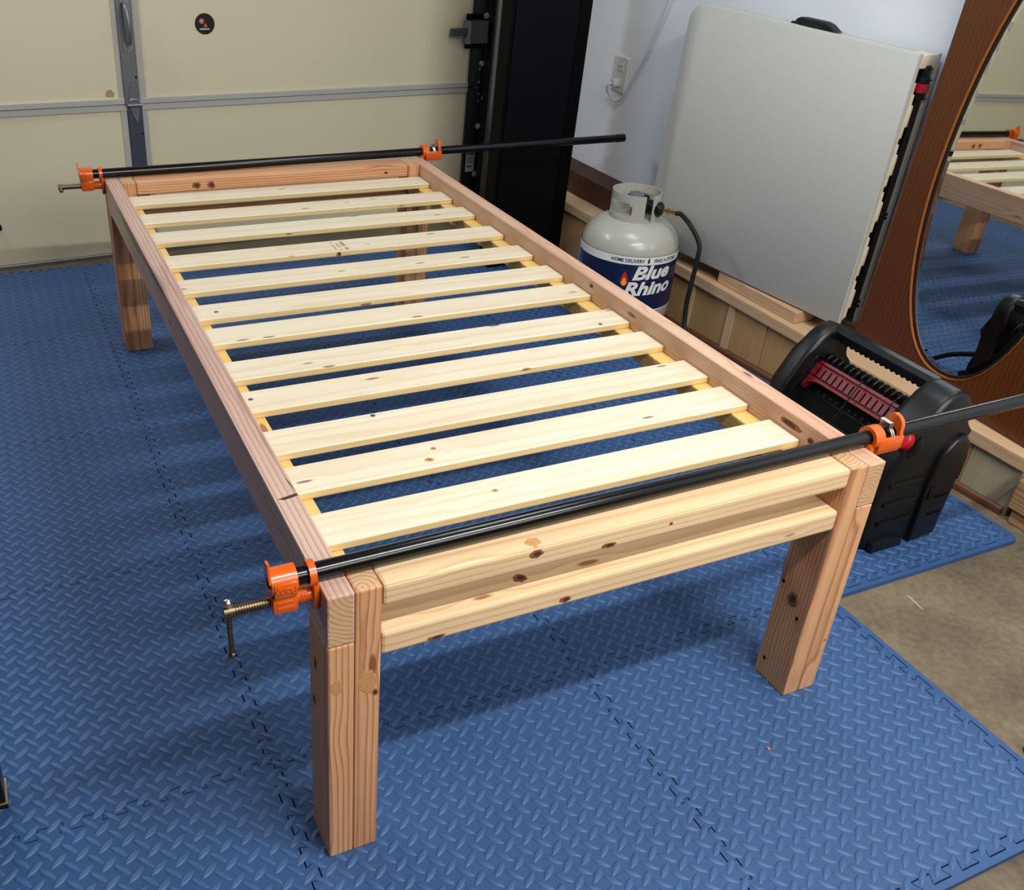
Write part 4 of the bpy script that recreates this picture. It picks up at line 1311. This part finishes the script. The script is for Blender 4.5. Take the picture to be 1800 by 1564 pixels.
for y in (0.335, 0.347, 0.06, 0.075):
    bm = tube([(TWd - 0.002, y, LZ), (TWd - 0.002, y + 0.005, LZ)], 0.0165, 14); obj('leg_collar', bm, 'rubber_black', lg, xf=txr, smooth=40)
obj('brace', tube([(TWd - 0.012, TH - 0.12, LZ - 0.018), (TWd - 0.014, TH - 0.26, LZ - 0.022)], 0.007, 10), 'lacquer_black', table, xf=txr, smooth=40)
# carrying handle on the top edge
sx = 0.375
bm = prism([(sx, TH - 0.002), (sx + 0.008, TH + 0.014), (sx + 0.02, TH + 0.020), (sx + 0.10, TH + 0.020), (sx + 0.118, TH + 0.016), (sx + 0.150, TH - 0.002)], 0.036, 0.076, 'z', 0.004, 2)
ch = obj('carry_handle', bm, 'rubber_black', table, xf=txf, smooth=40)
bm = prism([(sx - 0.006, TH - 0.001), (sx, TH + 0.006), (sx + 0.10, TH + 0.008), (sx + 0.125, TH - 0.001)], 0.028, 0.0365, 'z', 0.003, 2)
obj('handle_lip', bm, 'rubber_black', ch, xf=txf, smooth=40)
# block under the table
obj('wood_block', box((1.996, 0.965, 0.165), (2.085, 1.319, 0.2045), 0.004), 'ledge_lumber', xf=RM, grain=('y', goff()), label='short pale lumber offcut under the folding table on the curb', cat='timber')

# ================================================================== MIRROR
yaw, ml = radians(4), radians(1)
P0 = Vector((2.016, 0.25, 0.1655))
mn = Vector((-cos(yaw) * cos(ml), sin(yaw) * cos(ml), sin(ml)))
mh = Vector((0, 0, 1)).cross(mn).normalized(); mu = mn.cross(mh)
mxf = RM @ mat_from_axes(mh, mu, mn, P0)
mir = thing('standing_mirror', RM @ Vector((2.02, 0.5, 0.166)), 'tall dark wooden framed oval mirror standing on the curb', 'mirror')
hc = -0.229
FX0, FX1, FY1 = -0.543, 0.085, 1.30


def egg(sc=0.0, n=48):
    out = []
    for k in range(n):
        a = 2 * pi * k / n
        c, s = cos(a), sin(a)
        if s < 0:
            x = (0.213 + sc) * (1 if c > 0 else -1) * abs(c) ** 0.88; y = 0.58 + (0.508 + sc) * s
        else:
            x = (0.213 + sc) * c; y = 0.58 + (0.64 + sc) * s
        out.append((hc + x, y))
    return out


# panel with the oval cut out: outer ring points matched to the egg
def outer_match(egg_pts):
    out = []
    for x, y in egg_pts:
        dx, dy = x - hc, y - 0.58
        tx = ((FX1 - hc) / dx if dx > 0 else (FX0 - hc) / dx) if abs(dx) > 1e-9 else 1e9
        ty = ((FY1 - 0.58) / dy if dy > 0 else (0.0 - 0.58) / dy) if abs(dy) > 1e-9 else 1e9
        s = min(tx, ty); out.append((hc + dx * s, 0.58 + dy * s))
    return out


eg = egg(0.012, 64)
ou = outer_match(eg)
# snap the nearest ring points to the exact corners
for cx, cy in ((FX0, 0.0), (FX1, 0.0), (FX0, FY1), (FX1, FY1)):
    k = min(range(64), key=lambda i: (ou[i][0] - cx) ** 2 + (ou[i][1] - cy) ** 2); ou[k] = (cx, cy)


def inset(pts, d): return [(x + (d if x < hc else -d) * (1 if abs(x - FX0) < 1e-4 or abs(x - FX1) < 1e-4 else 0), y + (d if abs(y) < 1e-4 else (-d if abs(y - FY1) < 1e-4 else 0))) for x, y in pts]


bm = bmesh.new()
rows = []
for pts, z in ((eg, -0.024), (ou, -0.024), (ou, -0.004), (inset(ou, 0.009), 0.0), (eg, 0.0)):
    rows.append([bm.verts.new((x, y, z)) for x, y in pts])
for i in range(5):
    A, B2 = rows[i], rows[(i + 1) % 5]
    for k in range(64): bm.faces.new((A[k], A[(k + 1) % 64], B2[(k + 1) % 64], B2[k]))
obj('frame_panel', bm, 'mahogany', mir, xf=mxf, grain=('y', (0.0, 0.02, 0.10)))


def ringmesh(o_, i_, z0, z1):
    bm = bmesh.new(); n = len(o_)
    rows = [[bm.verts.new((x, y, z)) for x, y in p] for p, z in ((o_, z0), (o_, z1), (i_, z1), (i_, z0))]
    for i in range(4):
        A, B2 = rows[i], rows[(i + 1) % 4]
        for k in range(n): bm.faces.new((A[k], A[(k + 1) % n], B2[(k + 1) % n], B2[k]))
    return bm


obj('rim_bead', ringmesh(egg(0.0125, 64), egg(0.0103, 64), -0.006, 0.002), 'gold_trim', mir, xf=mxf, smooth=40)
obj('rim_groove', ringmesh(egg(0.0105, 64), egg(0.001, 64), -0.02, -0.006), 'groove_dark', mir, xf=mxf, smooth=40)
bm = bmesh.new()
e1, e2 = egg(0.0015, 64), egg(-0.014, 64)
r1 = [bm.verts.new((x, y, -0.0085)) for x, y in e1]; r2 = [bm.verts.new((x, y, -0.0066)) for x, y in e2]
for k in range(64): bm.faces.new((r1[k], r1[(k + 1) % 64], r2[(k + 1) % 64], r2[k]))
bm.faces.new(r2)
gl = obj('mirror_glass', bm, 'mirror_glass', mir, xf=mxf)
obj('backing', prism(egg(0.006, 32), -0.022, -0.0095, 'z'), 'groove_dark', mir, xf=mxf)

# ================================================================== WALL OUTLET AND CORD
wu = 2.175
wo = thing('wall_outlet', rp(wu, 2.205, 0.58), 'white wall outlet with a plug in it, left of the folding table', 'outlet')
obj('cover_plate', box((wu - 0.008, 2.169, 0.581), (wu, 2.252, 0.712), 0.003), 'outlet_white', wo, xf=RM)
for w0 in (0.660, 0.603):
    sk = obj('socket', box((wu - 0.0105, 2.192, w0), (wu - 0.007, 2.227, w0 + 0.03), 0.003), 'outlet_white', wo, xf=RM)
    for v in (2.202, 2.215): obj('slot', box((wu - 0.0110, v, w0 + 0.012), (wu - 0.0100, v + 0.0025, w0 + 0.022)), 'matte_black', sk, xf=RM)
cd = thing('power_cord', rp(wu - 0.02, 2.205, 0.55), 'thin white power cord hanging from the wall outlet', 'cord')
obj('plug', box((wu - 0.040, 2.195, 0.604), (wu - 0.0108, 2.224, 0.632), 0.005), 'cord_white', cd, xf=RM, smooth=40)
cp = [(wu - 0.036, 2.209, 0.618), (wu - 0.052, 2.218, 0.606), (wu - 0.040, 2.231, 0.580), (wu - 0.018, 2.228, 0.558), (wu - 0.012, 2.207, 0.547), (wu - 0.012, 2.178, 0.559), (wu - 0.012, 2.144, 0.602), (wu - 0.012, 2.109, 0.672), (wu - 0.012, 2.074, 0.735), (wu - 0.012, 2.038, 0.818), (wu - 0.012, 1.991, 0.95), (wu - 0.012, 1.955, 1.15), (wu - 0.012, 1.93, 1.6)]
obj('cable', tube(spline(cp, 6), 0.0042, 8), 'cord_white', cd, xf=RM, smooth=True)

# ================================================================== SMALL THINGS
fl_ = thing('furniture_leg', (-0.478, 0.32, 0), 'black lacquered furniture leg with thin gold line at the left edge', 'furniture leg')
obj('post', box((-0.505, 0.294, 0.012), (-0.456, 0.345, 0.42), 0.002), 'lacquer_black', fl_)
ft = obj('leg_foot', box((-0.507, 0.292, 0.0), (-0.454, 0.347, 0.0112), 0.0015), 'lacquer_black', fl_)
obj('gold_line', box((-0.5075, 0.2915, 0.0112), (-0.4535, 0.3475, 0.0125)), 'gold_line', fl_)
bm = bmesh.new(); bmesh.ops.create_uvsphere(bm, u_segments=8, v_segments=5, radius=0.004)
bmesh.ops.scale(bm, vec=(0.55, 1.3, 0.5), verts=bm.verts); bmesh.ops.translate(bm, vec=(0.822, -0.096, 0.0025), verts=bm.verts)
obj('wood_chip', bm, 'wood_chip', label='tiny orange wood chip on the mat before the near right leg', cat='wood chip')
bm = bm_lathe(bmesh.new(), [(0.0005, 0.0), (0.016, 0.0), (0.018, 0.004), (0.013, 0.03), (0.0005, 0.03)], 1.305, -0.293, 16)
bmesh.ops.translate(bm, vec=(0, 0, fz), verts=bm.verts)
obj('rubber_foot', bm, 'rubber_black', smooth=40, label='small black rubber foot on bare concrete at the right edge', cat='rubber foot')
obj('paint_smear', prism([(1.443, 0.100), (1.447, 0.098), (1.455, 0.140), (1.452, 0.152), (1.449, 0.148)], fz, fz + 0.0005, 'z'), 'chalk', floor)
